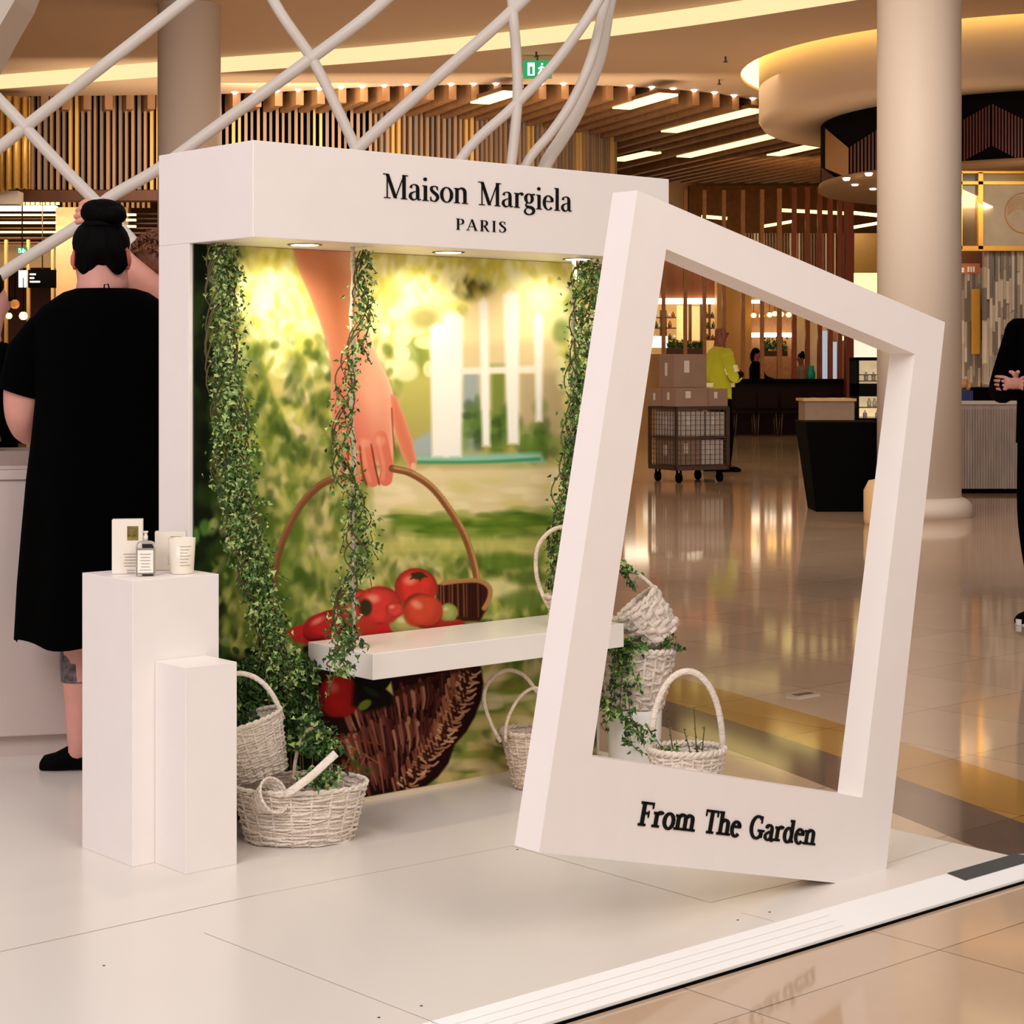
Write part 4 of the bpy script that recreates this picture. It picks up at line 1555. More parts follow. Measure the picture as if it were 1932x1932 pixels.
def vine(label, path, width, nleaf, size, seed, nstem=5, rope=None, kind=0, depth=.05, dens=None):
    """path: world points top to bottom, width: list of half widths"""
    r = random.Random(seed)
    t = thing('ivy_vine', label, 'ivy', path[0])
    P = catmull(path, 8)
    Wd = [w.x for w in catmull([Vector((w, 0, 0)) for w in width], 8)]
    st = MB()
    lv = Leaves(seed)
    for k in range(nstem):
        pts = []
        ph, am = r.uniform(0, 6.28), r.uniform(.2, .9)
        for i, p in enumerate(P):
            pts.append(p + U * max(.02 - (p - O).dot(U), Wd[i] * am * math.sin(ph + i * .35)) + V * depth * .5 * math.cos(ph + i * .4) + Z * r.uniform(-.003, .003))
        st.tube(pts, [.0022] * len(pts), 5)
    for i in range(nleaf // 26):       # little side shoots
        f = r.random() * (len(P) - 1)
        i0 = int(f)
        p = P[i0].lerp(P[min(i0 + 1, len(P) - 1)], f - i0)
        sd = r.choice((-1, 1))
        pts = [p + U * Wd[i0] * .6 * sd * r.random()]
        if (pts[0] - O).dot(U) < .04:
            continue
        for j in range(4):
            pts.append(pts[-1] + U * sd * r.uniform(0, .011) - Z * r.uniform(.008, .022) + V * r.uniform(-.008, .004))
            lv.leaf(pts[-1], size * r.uniform(.6, 1), kind)
        st.tube(pts, .0011, 4)
    for i in range(nleaf):
        f = r.random() * (len(P) - 1)
        i0 = int(f)
        p = P[i0].lerp(P[min(i0 + 1, len(P) - 1)], f - i0)
        w = Wd[i0]
        a = r.gauss(0, .5)
        a = max(-1.15, min(1.15, a))
        c = p + U * w * a + V * max(-depth, min(depth * .8, r.gauss(-depth * .3, depth * .5)))
        if (c - O).dot(U) < .022:
            continue
        lv.leaf(c, size * r.uniform(.55, 1.25), kind)
    st.build('stem', M_stem, t)
    lv.build(t)
    return t


def pp(lst, t_):
    P0 = B(0, t_, 0)
    return [onp(a, b, P0, V) for a, b in lst]


# left curtain of ivy in front of the print
vine('thick ivy curtain down the left edge of the garden print', pp([(412, 462), (412, 560), (418, 680), (432, 800), (440, 900), (458, 1000), (482, 1090), (505, 1180), (530, 1290)], -.075),
     [.045, .068, .064, .06, .062, .055, .05, .05, .06], 4200, .0155, 11, 9, kind=2, depth=.05)
vine('ivy trailing around the left swing rope down to the seat', pp([(682, 472), (682, 540), (680, 600), (662, 680), (646, 760), (642, 850), (660, 930), (678, 1000), (674, 1060), (645, 1130), (645, 1180), (648, 1206)], -.185),
     [.025, .03, .03, .033, .04, .03, .045, .06, .062, .05, .045, .04], 1150, .0165, 12, 4, kind=2, depth=.035)
vine('ivy sprig hanging over the left end of the swing seat', pp([(655, 1200), (648, 1225), (636, 1250), (650, 1275)], -.345), [.06, .06, .055, .03], 110, .021, 13, 3, depth=.012)
vine('ivy climbing the right swing rope beside the tilted frame', pp([(1104, 492), (1103, 560), (1098, 650), (1090, 750), (1080, 850), (1066, 940), (1056, 1030), (1060, 1110), (1066, 1150)], -.2),
     [.055, .065, .06, .05, .05, .05, .045, .04, .04], 2100, .017, 14, 5, depth=.04)
# heap of foliage on the floor behind the baskets
t = thing('ivy_heap', 'dark heap of ivy on the floor behind the left baskets', 'ivy', fl(520, 1540, PZ))
lv = Leaves(21)
rr = random.Random(4)
for i in range(3600):
    px, py = rr.uniform(425, 600), rr.uniform(1240, 1420)
    if py < 1215 + abs(px - 520) * .45:
        continue
    p = onp(px, py, B(0, -.035 - rr.random() * .035, 0), V)
    lv.leaf(p, rr.uniform(.012, .026), 1 if rr.random() < .6 else 0)
st = MB()
for i in range(24):
    a = onp(rr.uniform(440, 590), 1545, B(0, -.045, 0), V)
    a.z = PZ + .002
    b = onp(rr.uniform(430, 590), rr.uniform(1260, 1380), B(0, -.045, 0), V)
    st.tube(catmull([a, a.lerp(b, .5) + U * rr.uniform(-.03, .03) - V * .01, b], 5), .0022, 5)
st.build('stem', M_stem, t)
lv.build(t)


def sprig(label, c, r3, nleaf, size, seed, trails=(), kind=0, name='ivy_plant', sticks=()):
    t = thing(name, label, 'ivy', c)
    lv = Leaves(seed)
    st = MB()
    r = random.Random(seed)
    for i in range(nleaf):
        p = Vector((r.gauss(0, .5), r.gauss(0, .5), abs(r.gauss(0, .5))))
        lv.leaf(c + Vector((p.x * r3[0], p.y * r3[1], p.z * r3[2])), size * r.uniform(.6, 1.2), kind, .2, Vector((0, -.6, .8)))
    for tr in trails:
        P = catmull([c] + list(tr), 6)
        st.tube(P, .0014, 4)
        for p in P:
            for k in range(2):
                lv.leaf(p + Vector((r.uniform(-.012, .012), r.uniform(-.01, .004), r.uniform(-.01, .01))), size * r.uniform(.7, 1.2), kind)
    for s in sticks:
        st.tube(s, .0018, 5)
        for k in range(4):
            q = s[0].lerp(s[-1], .5 + k * .15)
            lv.leaf(q, size * .6, 1, -.5)
    for k in range(5):
        a = c + Vector((r.uniform(-1, 1) * r3[0], r.uniform(-1, 1) * r3[1], 0)) * .5
        st.tube([c - Z * .02, a + Z * r3[2] * .6], .0013, 4)
    st.build('stem', M_stem, t)
    lv.build(t)
    return t


sprig('ivy sprouting from the small handled basket beside the plinths', at(598, 1420, 4.95), (.05, .035, .07), 300, .02, 31, [[at(600, 1380, 4.93), at(590, 1358, 4.93), at(572, 1352, 4.93)], [at(625, 1440, 4.9), at(655, 1448, 4.88)], [at(625, 1400, 4.95), at(640, 1410, 4.93)]], 0)
sprig('small green clump lying inside the wide oval basket', at(600, 1478, 4.86), (.05, .05, .035), 200, .02, 32, (), 0)
q = Vector((sc.x, sc.y - .09, 0))
Yq = 5.66
sprig('ivy spilling down over the round basket and the white pot', at(1178, 1232, Yq + .03), (.055, .035, .035), 320, .022, 33,
      [[at(1165, 1252, Yq), at(1180, 1285, Yq), at(1186, 1320, Yq), at(1190, 1360, Yq)],
       [at(1155, 1255, Yq), at(1160, 1300, Yq), at(1150, 1340, Yq), at(1142, 1375, Yq)],
       [at(1195, 1270, Yq), at(1205, 1300, Yq)],
       [at(1150, 1290, Yq), at(1135, 1325, Yq), at(1165, 1345, Yq), at(1195, 1375, Yq - .02), at(1215, 1395, Yq - .04)],
       [at(1170, 1330, Yq), at(1180, 1370, Yq - .01), at(1185, 1395, Yq - .01), at(1205, 1418, Yq - .02)],
       [at(1150, 1330, Yq), at(1170, 1350, Yq), at(1198, 1362, Yq - .02), at(1205, 1390, Yq - .03)]])
sprig('ivy sprig tucked between the tipped basket and the round one', at(1256, 1214, 5.74), (.035, .03, .02), 60, .018, 34, [[at(1270, 1216, 5.74), at(1282, 1222, 5.74)]])
sprig('ivy wound round the handle of the tipped splint basket', at(1180, 1078, 5.74), (.02, .02, .03), 50, .02, 35, [[at(1188, 1092, 5.74), at(1196, 1106, 5.74)], [at(1206, 1084, 5.74)]])
sprig('green plant growing at the left side of the corner basket', cg + Vector((-.055, -.01, .105)), (.045, .04, .03), 170, .016, 36, [[at(1222, 1372, 5.4), at(1232, 1392, 5.4)]], sticks=[[cg + Vector((-.035, 0, .09)), at(1258, 1340, 5.47)]])
sprig('dry twiggy plant at the right side of the corner basket', cg + Vector((.035, 0, .1)), (.032, .03, .035), 90, .016, 37, (), 1, sticks=[[cg + Vector((.03, 0, .08)), at(1309, 1334, 5.47)], [cg + Vector((.04, 0, .08)), at(1329, 1371, 5.47)], [cg + Vector((.02, 0, .08)), at(1290, 1375, 5.47)]])
# moss bedding inside the corner basket
MB().lathe([(.001, .0), (.085, .0), (.088, .02), (.06, .03), (.001, .034)], (0, 0, 0), 28, sy=.8, cap=False).build('basket_filling', mat('paper_filling', (196, 178, 160), .9, var=.2, scale=50, bump=.6), None, 'crumpled pale paper filling inside the corner basket', cat='filling').location = cg + Vector((0, 0, .07))
# ================================================================== WHITE TUBE LATTICE
lat = thing('lattice_canopy', 'white curved steel tube lattice rising behind the photo booth', 'canopy', (0, 8.6, 0))
M_tube = mat('white_steel_tube', (234, 224, 214), .35, var=.01)


def tubeline(pts, r, Y=8.6, ground=None, flat=1.0, name='tube', up=None):
    P = [at(a, b, Y + (c[0] if c else 0)) for a, b, *c in pts]
    if ground:
        g = fl(ground[0], HY + CZ * F / (Y + ground[1]))
        g.z = .0
        P.append(g)
    MB().tube(catmull(P, 6), r, 14, flat=flat, up=up).build(name, M_tube, lat)


rt = .0275
tubeline([(760, -420, .5), (560, -170, .3), (350, 2), (47, 240), (-60, 330), (-200, 470, -.1)], rt, ground=(-560, -.5))
tubeline([(-330, -120, -.3), (-120, 70, -.1), (0, 190), (47, 240), (120, 318), (192, 392), (270, 480), (340, 590)], rt, ground=(430, 0))
tubeline([(1010, -420, .5), (870, -150, .3), (725, 2), (590, 108), (410, 238), (300, 318), (205, 374), (150, 424), (0, 520), (-150, 640)], rt, ground=(-420, 0))
tubeline([(330, -420, .5), (430, -180, .3), (515, 0), (588, 110), (636, 205), (669, 276), (720, 400), (750, 560)], rt * .9, ground=(780, 0))
tubeline([(1290, -420, .5), (1160, -190, .3), (985, 2), (830, 142), (680, 276), (600, 370), (560, 520)], rt, ground=(520, 0))
tubeline([(960, -380, .5), (958, -150, .3), (966, 0), (974, 100), (976, 190), (966, 300), (950, 450)], rt * .85, ground=(930, 0))
tubeline([(1290, -420, .5), (1215, -160, .3), (1130, 0), (1050, 115), (970, 200), (870, 300), (840, 430)], rt * .85, ground=(820, 0))
tubeline([(1230, -380, .6), (1180, -120, .4), (1143, 0, .2), (1115, 110, .1), (1080, 190, .1), (1040, 250, .1), (992, 312, .1), (960, 420, .1)], rt * .8, ground=(900, .1))
tubeline([(1235, -380, .6), (1185, -120, .4), (1150, 0, .25), (1130, 110, .25), (1090, 210, .25), (1060, 262, .25), (1026, 320, .25), (990, 440, .25)], rt * 1.15, ground=(930, .25))
tubeline([(-500, -400, .5), (-100, -415, .5), (330, -420, .5), (760, -420, .5), (1010, -420, .5), (1290, -420, .5)], rt * 1.3, name='ring_beam')
for (px, py) in ((47, 240), (588, 110)):
    MB().ball(at(px, py, 8.6), .031, 12).build('node_joint', M_tube, lat)
# curved beige wing at the top left corner
t = thing('hanging_bulkhead', 'beige slanted ceiling bulkhead cutting the top left corner', 'bulkhead', at(-40, 0, 10))
MB().prism([at(-60, -60, 10), at(52, -60, 10), at(28, 0, 10), at(0, 48, 10), at(-60, 160, 10)], (0, .4, 0)).build('panel', M_column, t)
# ================================================================== PEOPLE
def ell(c, rx, ry, rot=0, n=28, tilt=None):
    out = []
    for k in range(n):
        a = 2 * math.pi * k / n
        x, y = rx * math.cos(a), ry * math.sin(a)
        out.append(c + Vector((x * math.cos(rot) - y * math.sin(rot), x * math.sin(rot) + y * math.cos(rot), 0)))
    return out


def hand(nodes, edges, wi, w, d, spread, thumb, s=1.0, curl=0.6, cdir=None):
    """palm + five fingers. d: hand direction, spread: across the knuckles, thumb: sign along spread; cdir: curl direction"""
    d, spread = Vector(d).normalized(), Vector(spread).normalized()
    cdir = Vector(cdir).normalized() if cdir else d.cross(spread)
    palm = w + d * .05 * s
    nodes.append((*palm, .022 * s, .03 * s))
    pi = len(nodes) - 1
    edges.append((wi, pi))
    kn = w + d * .085 * s
    nodes.append((*kn, .018 * s, .034 * s))
    ki = len(nodes) - 1
    edges.append((pi, ki))
    for j, (off, ln) in enumerate(((-1.5, .062), (-.5, .074), (.5, .078), (1.5, .07))):
        off *= -thumb * -1
        b0 = w + d * .095 * s + spread * off * .019 * s
        last = ki
        cur = b0
        dd = d.copy()
        for q in range(4):
            nodes.append((*cur, .0095 * s * (1 - q * .12), .0095 * s * (1 - q * .12)))
            edges.append((last, len(nodes) - 1))
            last = len(nodes) - 1
            dd = (dd * math.cos(curl * .9) + cdir * math.sin(curl * .9)).normalized() if q else dd
            cur = cur + dd * ln * s * (.4, .34, .26, .2)[q]
    b0 = palm + spread * thumb * .03 * s - d * .012 * s
    nodes.append((*b0, .013 * s, .013 * s))
    edges.append((pi, len(nodes) - 1))
    c2 = b0 + (d * .7 + spread * thumb * .7 + cdir * .25).normalized() * .032 * s
    nodes.append((*c2, .011 * s, .011 * s))
    edges.append((len(nodes) - 2, len(nodes) - 1))
    c3 = c2 + (d + spread * thumb * .15 + cdir * .4).normalized() * .028 * s
    nodes.append((*c3, .0085 * s, .0085 * s))
    edges.append((len(nodes) - 2, len(nodes) - 1))


# ---- woman seen from behind
YW = 5.76
W = lambda px, py, dy=0: at(px, py, YW + dy)
SC = F / YW
m_ = lambda px: px / SC
foot_z = PZ
woman = thing('person', 'person seen from behind in a loose black dress, black hair in a high bun', 'person', Vector((W(195, 0).x, YW, PZ)))
k = 1.18
nd = [(*W(200, 960), .15 * k, .12 * k), (*W(200, 830), .13 * k, .1 * k), (*W(200, 690, .0), .15 * k, .1 * k), (*W(198, 600, .0), .13 * k, .085 * k),
      (*W(196, 556, .01), .098 * k, .07 * k), (*W(194, 528, .03), .066 * k, .062 * k), (*W(192, 500, .055), .074 * k, .075 * k), (*W(191, 462, .075), .082 * k, .09 * k), (*W(191, 432, .08), .06 * k, .075 * k)]
ed = [(i, i + 1) for i in range(8)]


def chain(nodes, edges, start, pts):
    last = start
    for p in pts:
        nodes.append(tuple(p))
        edges.append((last, len(nodes) - 1))
        last = len(nodes) - 1
    return last


# arms (left arm bent forward to the desk, right arm likewise)
wl = chain(nd, ed, 3, [(*W(110, 610), .075 * k, .075 * k), (*W(66, 650), .066 * k, .066 * k), (*W(42, 730), .056 * k, .056 * k), (*W(42, 790, .01), .05 * k, .05 * k), (*W(52, 815, .10), .04 * k, .04 * k), (*W(75, 822, .22), .028 * k, .028 * k)])
hand(nd, ed, wl, Vector(nd[wl][:3]), (.35, .9, -.05), (1, -.3, 0), 1, 1, .5, (0, .2, -1))
wr = chain(nd, ed, 3, [(*W(285, 610), .075 * k, .075 * k), (*W(330, 650), .066 * k, .066 * k), (*W(350, 730), .056 * k, .056 * k), (*W(346, 790, .04), .045 * k, .045 * k), (*W(320, 800, .14), .038 * k, .038 * k), (*W(290, 790, .24), .028 * k, .028 * k)])
hand(nd, ed, wr, Vector(nd[wr][:3]), (-.4, .9, 0), (-1, -.3, 0), 1, 1, .5, (0, .2, -1))
# legs
for (hx, kx, ax, tx, ty, dy) in ((165, 158, 149, 92, 1440, .0), (245, 240, 225, 215, 1436, .12)):
    chain(nd, ed, 0, [(*W(hx, 1010, dy * .5), .1 * k, .1 * k), (*W(kx, 1180, dy), .062 * k, .062 * k), (*W(kx - 2, 1260, dy), .058 * k, .058 * k), (*W(ax, 1340, dy), .038 * k, .038 * k), (*W(ax + 1, 1405, dy), .033 * k, .033 * k),
                  (W(ax, 0, dy).x, YW + dy, PZ + .05, .036, .036), (W(ax, 0).x - .045, YW + dy + .02, PZ + .035, .03, .03), (W(ax, 0).x - .09, YW + dy + .035, PZ + .03, .024, .024)])
skin('body', nd, ed, M_skin, woman, levels=2)
# ears
for px, sg in ((139, -1), (243, 1)):
    mb = MB()
    c = W(px + (2 if sg < 0 else -2), 490, .03)
    mb.ball(c, (.009, .022, .033), 14)
    mb.ball(c + Vector((sg * .006, -.004, -.002)), (.006, .013, .02), 10)
    mb.build('ear', mat('flushed_ear_skin', (214, 110, 96), .5), woman)
# hair and bun
mb = MB()
mb.ball(W(191, 459, .06), (m_(54), .095, m_(50)), 26)
mb.ball(W(190, 480, .03), (m_(48), .075, m_(38)), 20)
for i in range(60):      # strands sweeping up to the bun
    a = i / 59
    x = 143 + 96 * a
    y0_ = 508 + 14 * math.sin(a * 9.4) - 14 * abs(a - .5)
    dz = .075 * math.sqrt(max(0, 1 - ((x - 191) / 54) ** 2))
    mb.tube(catmull([W(x, y0_, .01 - dz * .55), W(x + (191 - x) * .12, 470, .02 - dz - .012), W(x + (191 - x) * .5, 428, .015 - dz * .9)], 5), [.0045] * 10 + [.003], 5)
mb.build('hair', M_hair, woman)
mb = MB()
mb.ball(W(195, 402, .02), (m_(43), .06, m_(27)), 24)
mb.ball(W(184, 396, .01), (m_(30), .05, m_(20)), 18)
mb.ball(W(212, 406, .0), (m_(27), .05, m_(19)), 18)
for i in range(16):
    a = R(i * 11 + 5)
    pts = []
    for j in range(25):
        b = 2 * math.pi * j / 24
        n3 = Vector((math.cos(b), math.sin(b) * math.cos(a), math.sin(b) * math.sin(a)))
        pts.append(W(195, 402, .02) + Vector((m_(41) * n3.x, .058 * n3.y, m_(24.5) * n3.z)))
    mb.tube(pts, .0022, 5, cap=False)
mb.ball(W(193, 424, .02), (m_(38), .05, m_(16)), 16)
mb.build('hair_bun', M_hair, woman)
# dress
dr = [(545, 200, 57, .075), (552, 200, 80, .09), (562, 200, 95, .105), (580, 200, 121, .13), (605, 200, 141, .15), (650, 200, 140, .165), (700, 200, 136, .17), (748, 200, 131, .17), (830, 200, 140, .175), (900, 202, 151, .18), (1000, 204, 162, .185), (1100, 204, 170, .19), (1205, 204, 175, .195)]
rg = []
for i, (py, cx_, hw, dp) in enumerate(dr):
    c = W(cx_, py)
    r_ = []
    nn = 72
    for q in range(nn):
        a = 2 * math.pi * q / nn
        wv = 1 + (.035 * math.sin(a * 9 + .5) * max(0, (i - 6) / 6))
        zz_ = 0
        if i == 12:
            zz_ = .012 * math.sin(a * 5 + 2)
        r_.append(Vector((c.x + m_(hw) * math.cos(a) * wv, YW + dp * math.sin(a) * wv, c.z + zz_)))
    rg.append(r_)
mb = MB()
mb.rings(rg[::-1], cap=False)
# sleeves
for sg in (-1, 1):
    X = lambda px: 200 + sg * (200 - px) * -1 if sg < 0 else 200 + (200 - px)
    path = [(132, 612, .066), (94, 632, .078), (64, 665, .078), (48, 705, .070), (38, 742, .066)]
    rs = []
    for i, (px, py, rr_) in enumerate(path):
        c = W(px if sg < 0 else 400 - px, py)
        tn = R(58) * sg if i < 2 else R(24) * sg
        ring_ = []
        for q in range(28):
            a = 2 * math.pi * q / 28
            v = Vector((rr_ * math.cos(a), rr_ * 1.05 * math.sin(a), 0))
            v.rotate(Matrix.Rotation(-tn * .75, 4, 'Y'))
            ring_.append(c + v)
        rs.append(ring_)
    mb.rings(rs, cap=False)
mb.tube([W(196, 548, -.08), W(197, 537, -.075), W(204, 536, -.075), W(207, 548, -.08)], .0022, 6)
mb.build('dress', M_cloth, woman)
# tattoo band on the calf
c = W(151, 1250, 0)
mb = MB()
mb.lathe([(.057, -.055), (.061, 0), (.058, .06)], c, 20, cap=False)
mb.build('calf_tattoo', mat('tattooed_skin', (92, 80, 84), .5, var=.8, scale=60), woman)
for (px, dy) in ((110, .0), (222, .12)):
    mb = MB()
    x0 = W(px, 0).x
    o = Vector((x0, YW + dy + .01, PZ))
    sec = [(-.055, .012, .024, .02), (-.045, .02, .034, .03), (-.01, .025, .042, .036), (.03, .035, .04, .05), (.065, .045, .036, .06), (.085, .04, .03, .055), (.094, .03, .02, .04)]
    rs = []
    for (dx, hz, wy_, hh) in sec:
        rs.append([o + Vector((dx, wy_ * math.cos(a), max(.001, hh * .75 + hh * .75 * math.sin(a)))) for a in np.linspace(0, 2 * math.pi, 17)[:-1]])
    mb.rings(rs)
    mb.build('shoe', M_dark, woman)

# ---- curly haired person facing her, arm raised behind the bun
YC = 6.42
C_ = lambda px, py, dy=0: at(px, py, YC + dy)
curly = thing('person', 'person with curly brown hair and a bare raised arm, mostly hidden behind the booth edge', 'person', Vector((C_(335, 0).x, YC, PZ)))
nd = [(*C_(350, 960), .13, .1), (*C_(350, 820), .12, .1), (*C_(345, 690), .13, .1), (*C_(335, 620), .1, .08), (*C_(318, 575, -.02), .055, .055), (*C_(303, 520, -.05), .075, .08), (*C_(296, 490, -.06), .07, .075)]
ed = [(i, i + 1) for i in range(6)]
chain(nd, ed, 5, [(*C_(276, 522, -.13), .012, .012)])
wa = chain(nd, ed, 3, [(*C_(330, 590, -.1), .062, .062), (*C_(285, 545, -.14), .056, .056), (*C_(236, 500, -.17), .047, .047), (*C_(212, 470, -.17), .042, .042), (*C_(196, 440, -.15), .034, .034), (*C_(187, 424, -.14), .026, .026)])
w = Vector(nd[wa][:3])
nd.append((*C_(176, 404, -.14), .03, .026))
pi_ = len(nd) - 1
ed.append((wa, pi_))
for j, (x0, y0_, x1, y1, x2, y2) in enumerate(((182, 388, 164, 379, 150, 388), (176, 394, 155, 391, 144, 400), (174, 402, 150, 404, 141, 411), (176, 410, 152, 416, 143, 420))):
    chain(nd, ed, pi_, [(*C_(x0, y0_, -.15), .0125, .0125), (*C_((x0 + x1) / 2, (y0_ + y1) / 2, -.16), .0125, .0125), (*C_(x1, y1, -.165), .0115, .0115), (*C_(x2, y2, -.15), .010, .010)])
chain(nd, ed, pi_, [(*C_(190, 396, -.12), .012, .012), (*C_(196, 383, -.11), .010, .010), (*C_(193, 373, -.11), .0075, .0075)])
chain(nd, ed, 3, [(*C_(400, 630), .06, .06), (*C_(420, 740), .045, .045), (*C_(410, 830, -.05), .035, .035)])
for hx in (325, 385):
    chain(nd, ed, 0, [(*C_(hx, 1050), .085, .085), (*C_(hx, 1180), .06, .06), (C_(hx, 0).x, YC, PZ + .1, .036, .036), (C_(hx, 0).x, YC - .08, PZ + .035, .03, .03)])
skin('body', nd, ed, mat('rosy_skin', (226, 158, 140), .5, var=.05), curly, levels=2)
mb = MB()
r = random.Random(5)
for i in range(330):
    a, b = r.uniform(0, 6.28), r.uniform(-.35, 1.5)
    R_ = .098
    c = C_(302, 492, -.05) + Vector((R_ * math.cos(a) * math.cos(b) * 1.02, R_ * math.sin(a) * math.cos(b), R_ * math.sin(b) * .98))
    if c.y < C_(302, 0, -.05).y - .03 and b < .15:
        continue
    pts = []
    nrm_ = Vector((r.gauss(0, 1), r.gauss(0, 1), r.gauss(0, 1))).normalized()
    q1 = nrm_.orthogonal().normalized()
    q2 = nrm_.cross(q1)
    for j in range(8):
        t_ = j * .9
        pts.append(c + (q1 * math.cos(t_) + q2 * math.sin(t_)) * .0085 + nrm_ * (j - 4) * .0028)
    mb.tube(pts, .0034, 5)
mb.ball(C_(303, 490, -.045), (.085, .088, .088), 18)
mb.build('curly_hair', mat('brown_curls', (112, 66, 40), .5, var=.4, scale=60), curly)
mb = MB()
mb.rings([ell(C_(345 + o, py), m_(hw) * 1.1, dp) for py, o, hw, dp in ((600, -10, 52, .07), (630, 0, 86, .1), (700, 4, 92, .12), (820, 5, 84, .12), (960, 5, 92, .13))][::-1], cap=False)
mb.build('black_top', M_cloth, curly)
mb = MB()
mb.rings([ell(C_(350, py), m_(hw) * 1.1, dp) for py, hw, dp in ((950, 94, .135), (1100, 88, .13), (1390, 80, .12))][::-1], cap=False)
mb.build('trousers', M_dark, curly)

# ---- generic standing figure
def human(label, base, H, face, top, bottom, arms='down', skinm=None, hair=None, hat=None, wide=1.0, head_tilt=0.0, long_sleeve=True, shoe=None, bald=False, extra=None, step=.0, top_name='jacket'):
    s = H / 1.75
    t = thing('person', label, 'person', base)
    Rm = Matrix.Rotation(face, 4, 'Z')
    L = lambda x, y, z: Vector(base) + Rm @ Vector((x * s, y * s, z * s))   # y = forward
    sk_ = skinm or M_skin2
    kk = 1.15 * s
    nd = [(*L(0, 0, .95), .12 * kk * wide, .1 * kk), (*L(0, 0, 1.12), .11 * kk * wide, .09 * kk), (*L(0, 0, 1.32), .12 * kk * wide, .09 * kk), (*L(0, 0, 1.43), .07 * kk, .06 * kk),
          (*L(0, .01, 1.5), .05 * kk, .05 * kk), (*L(0, .03 + head_tilt * .3, 1.58), .062 * kk, .07 * kk), (*L(0, .02 + head_tilt * .5, 1.66), .07 * kk, .08 * kk), (*L(0, .01 + head_tilt * .6, 1.715), .05 * kk, .06 * kk)]
    ed = [(i, i + 1) for i in range(7)]
    chain(nd, ed, 5, [(*L(0, .115 + head_tilt * .4, 1.605), .014 * s, .014 * s)])
    arm_paths = []
    for sg in (-1, 1):
        if arms == 'down':
            P = [(sg * .17 * wide, 0, 1.40), (sg * .23 * wide, -.02, 1.15), (sg * .22 * wide, .06, .92)]
            d = (0, .1, -1)
        elif arms == 'folded':
            P = [(sg * .17 * wide, .02, 1.38), (sg * .23 * wide, .08, 1.12), (sg * .04, .26, 1.14)]
            d = (-sg, .2, .05)
        else:   # reach
            P = [(sg * .17 * wide, .02, 1.38), (sg * .2 * wide, .12, 1.14), (sg * .12, .36, 1.06)]
            d = (0, 1, 0)
        w_ = chain(nd, ed, 3, [(*L(*P[0]), .055 * kk, .055 * kk), (*L(*P[1]), .042 * kk, .042 * kk), (*L(*P[2]), .027 * kk, .027 * kk)])
        hand(nd, ed, w_, Vector(nd[w_][:3]), Rm @ Vector(d), Rm @ Vector((0, 0, 1) if arms != 'down' else (0, 1, 0)), 1, s, .45)
        arm_paths.append([L(*p) for p in P])
    leg_paths = []
    for sg in (-1, 1):
        P = [(sg * .09, 0, .88), (sg * .1, .03 + step * sg * .5, .48), (sg * .1, -.02 + step * sg, .08), (sg * .11, .1 + step * sg, .035)]
        chain(nd, ed, 0, [(*L(*P[0]), .085 * kk, .085 * kk), (*L(*P[1]), .055 * kk, .055 * kk), (*L(*P[2]), .036 * kk, .036 * kk), (*L(*P[3]), .03 * kk, .03 * kk)])
        leg_paths.append([L(*p) for p in P])
    skin('body', nd, ed, sk_, t, levels=1)
    mb = MB()
    mb.rings([[L(0, 0, z) + Rm @ Vector((rx * s * wide * math.cos(a), ry * s * math.sin(a), 0)) for a in np.linspace(0, 2 * math.pi, 25)[:-1]] for z, rx, ry in ((.86, .185, .14), (1.0, .18, .14), (1.15, .175, .135), (1.32, .195, .135), (1.41, .17, .11), (1.455, .1, .08), (1.48, .065, .06))], cap=False)
    for P in arm_paths:
        P2 = catmull(P, 6)
        cut = len(P2) if long_sleeve else int(len(P2) * .5)
        rr_ = [(.078 - .032 * i / len(P2)) * s * (1.1 if wide > 1.1 else 1) for i in range(len(P2))]
        mb.tube(P2[:cut], rr_[:cut], 14)
        mb.ball(P[0], .08 * s * (wide ** .5), 12)
    mb.build(top_name, top, t)
    mb = MB()
    mb.rings([[L(0, 0, z) + Rm @ Vector((rx * s * wide * math.cos(a), ry * s * math.sin(a), 0)) for a in np.linspace(0, 2 * math.pi, 25)[:-1]] for z, rx, ry in ((.80, .17, .13), (.9, .175, .135), (1.0, .16, .12))], cap=True)
    for P in leg_paths:
        P2 = catmull(P[:3], 6)
        mb.tube(P2, [(.098 - .035 * i / len(P2)) * s for i in range(len(P2))], 16)
    mb.build('trousers', bottom, t)
    for P in leg_paths:
        mb = MB()
        a_, b_ = P[2], P[3]
        d = (Rm @ Vector((0, 1, 0)))
        q = Rm @ Vector((1, 0, 0))
        o = Vector((a_.x, a_.y, base[2]))
        rs = []
        for (dy, wx_, hh) in ((-.07, .02, .04), (-.055, .035, .09), (0, .042, .1), (.08, .046, .075), (.16, .044, .055), (.19, .028, .04)):
            rs.append([o + d * dy * s + q * wx_ * s * math.cos(a) + Z * max(.002, hh * s * (.5 + .5 * math.sin(a))) for a in np.linspace(0, 2 * math.pi, 15)[:-1]])
        mb.rings(rs)
        sh = mb.build('shoe', shoe or M_dark, t)
        if shoe:
            ms = MB()
            ms.rings([[o + d * dy * s * 1.04 + q * wx_ * s * 1.08 * math.cos(a) + Z * (z_ * s) for a in [0]] for dy, wx_, z_ in ((0, 0, 0),)], cap=False) if False else None
            pts = []
            for a in np.linspace(0, 2 * math.pi, 23)[:-1]:
                pts.append(o + d * (.06 + .14 * math.cos(a)) * s + q * (.05 * math.sin(a)) * s + Z * .001)
            ms.prism(pts, Z * .028 * s)
            ms.build('white_sole', mat('white_rubber', (240, 232, 228), .5), sh)
    hc = Vector(nd[6][:3])
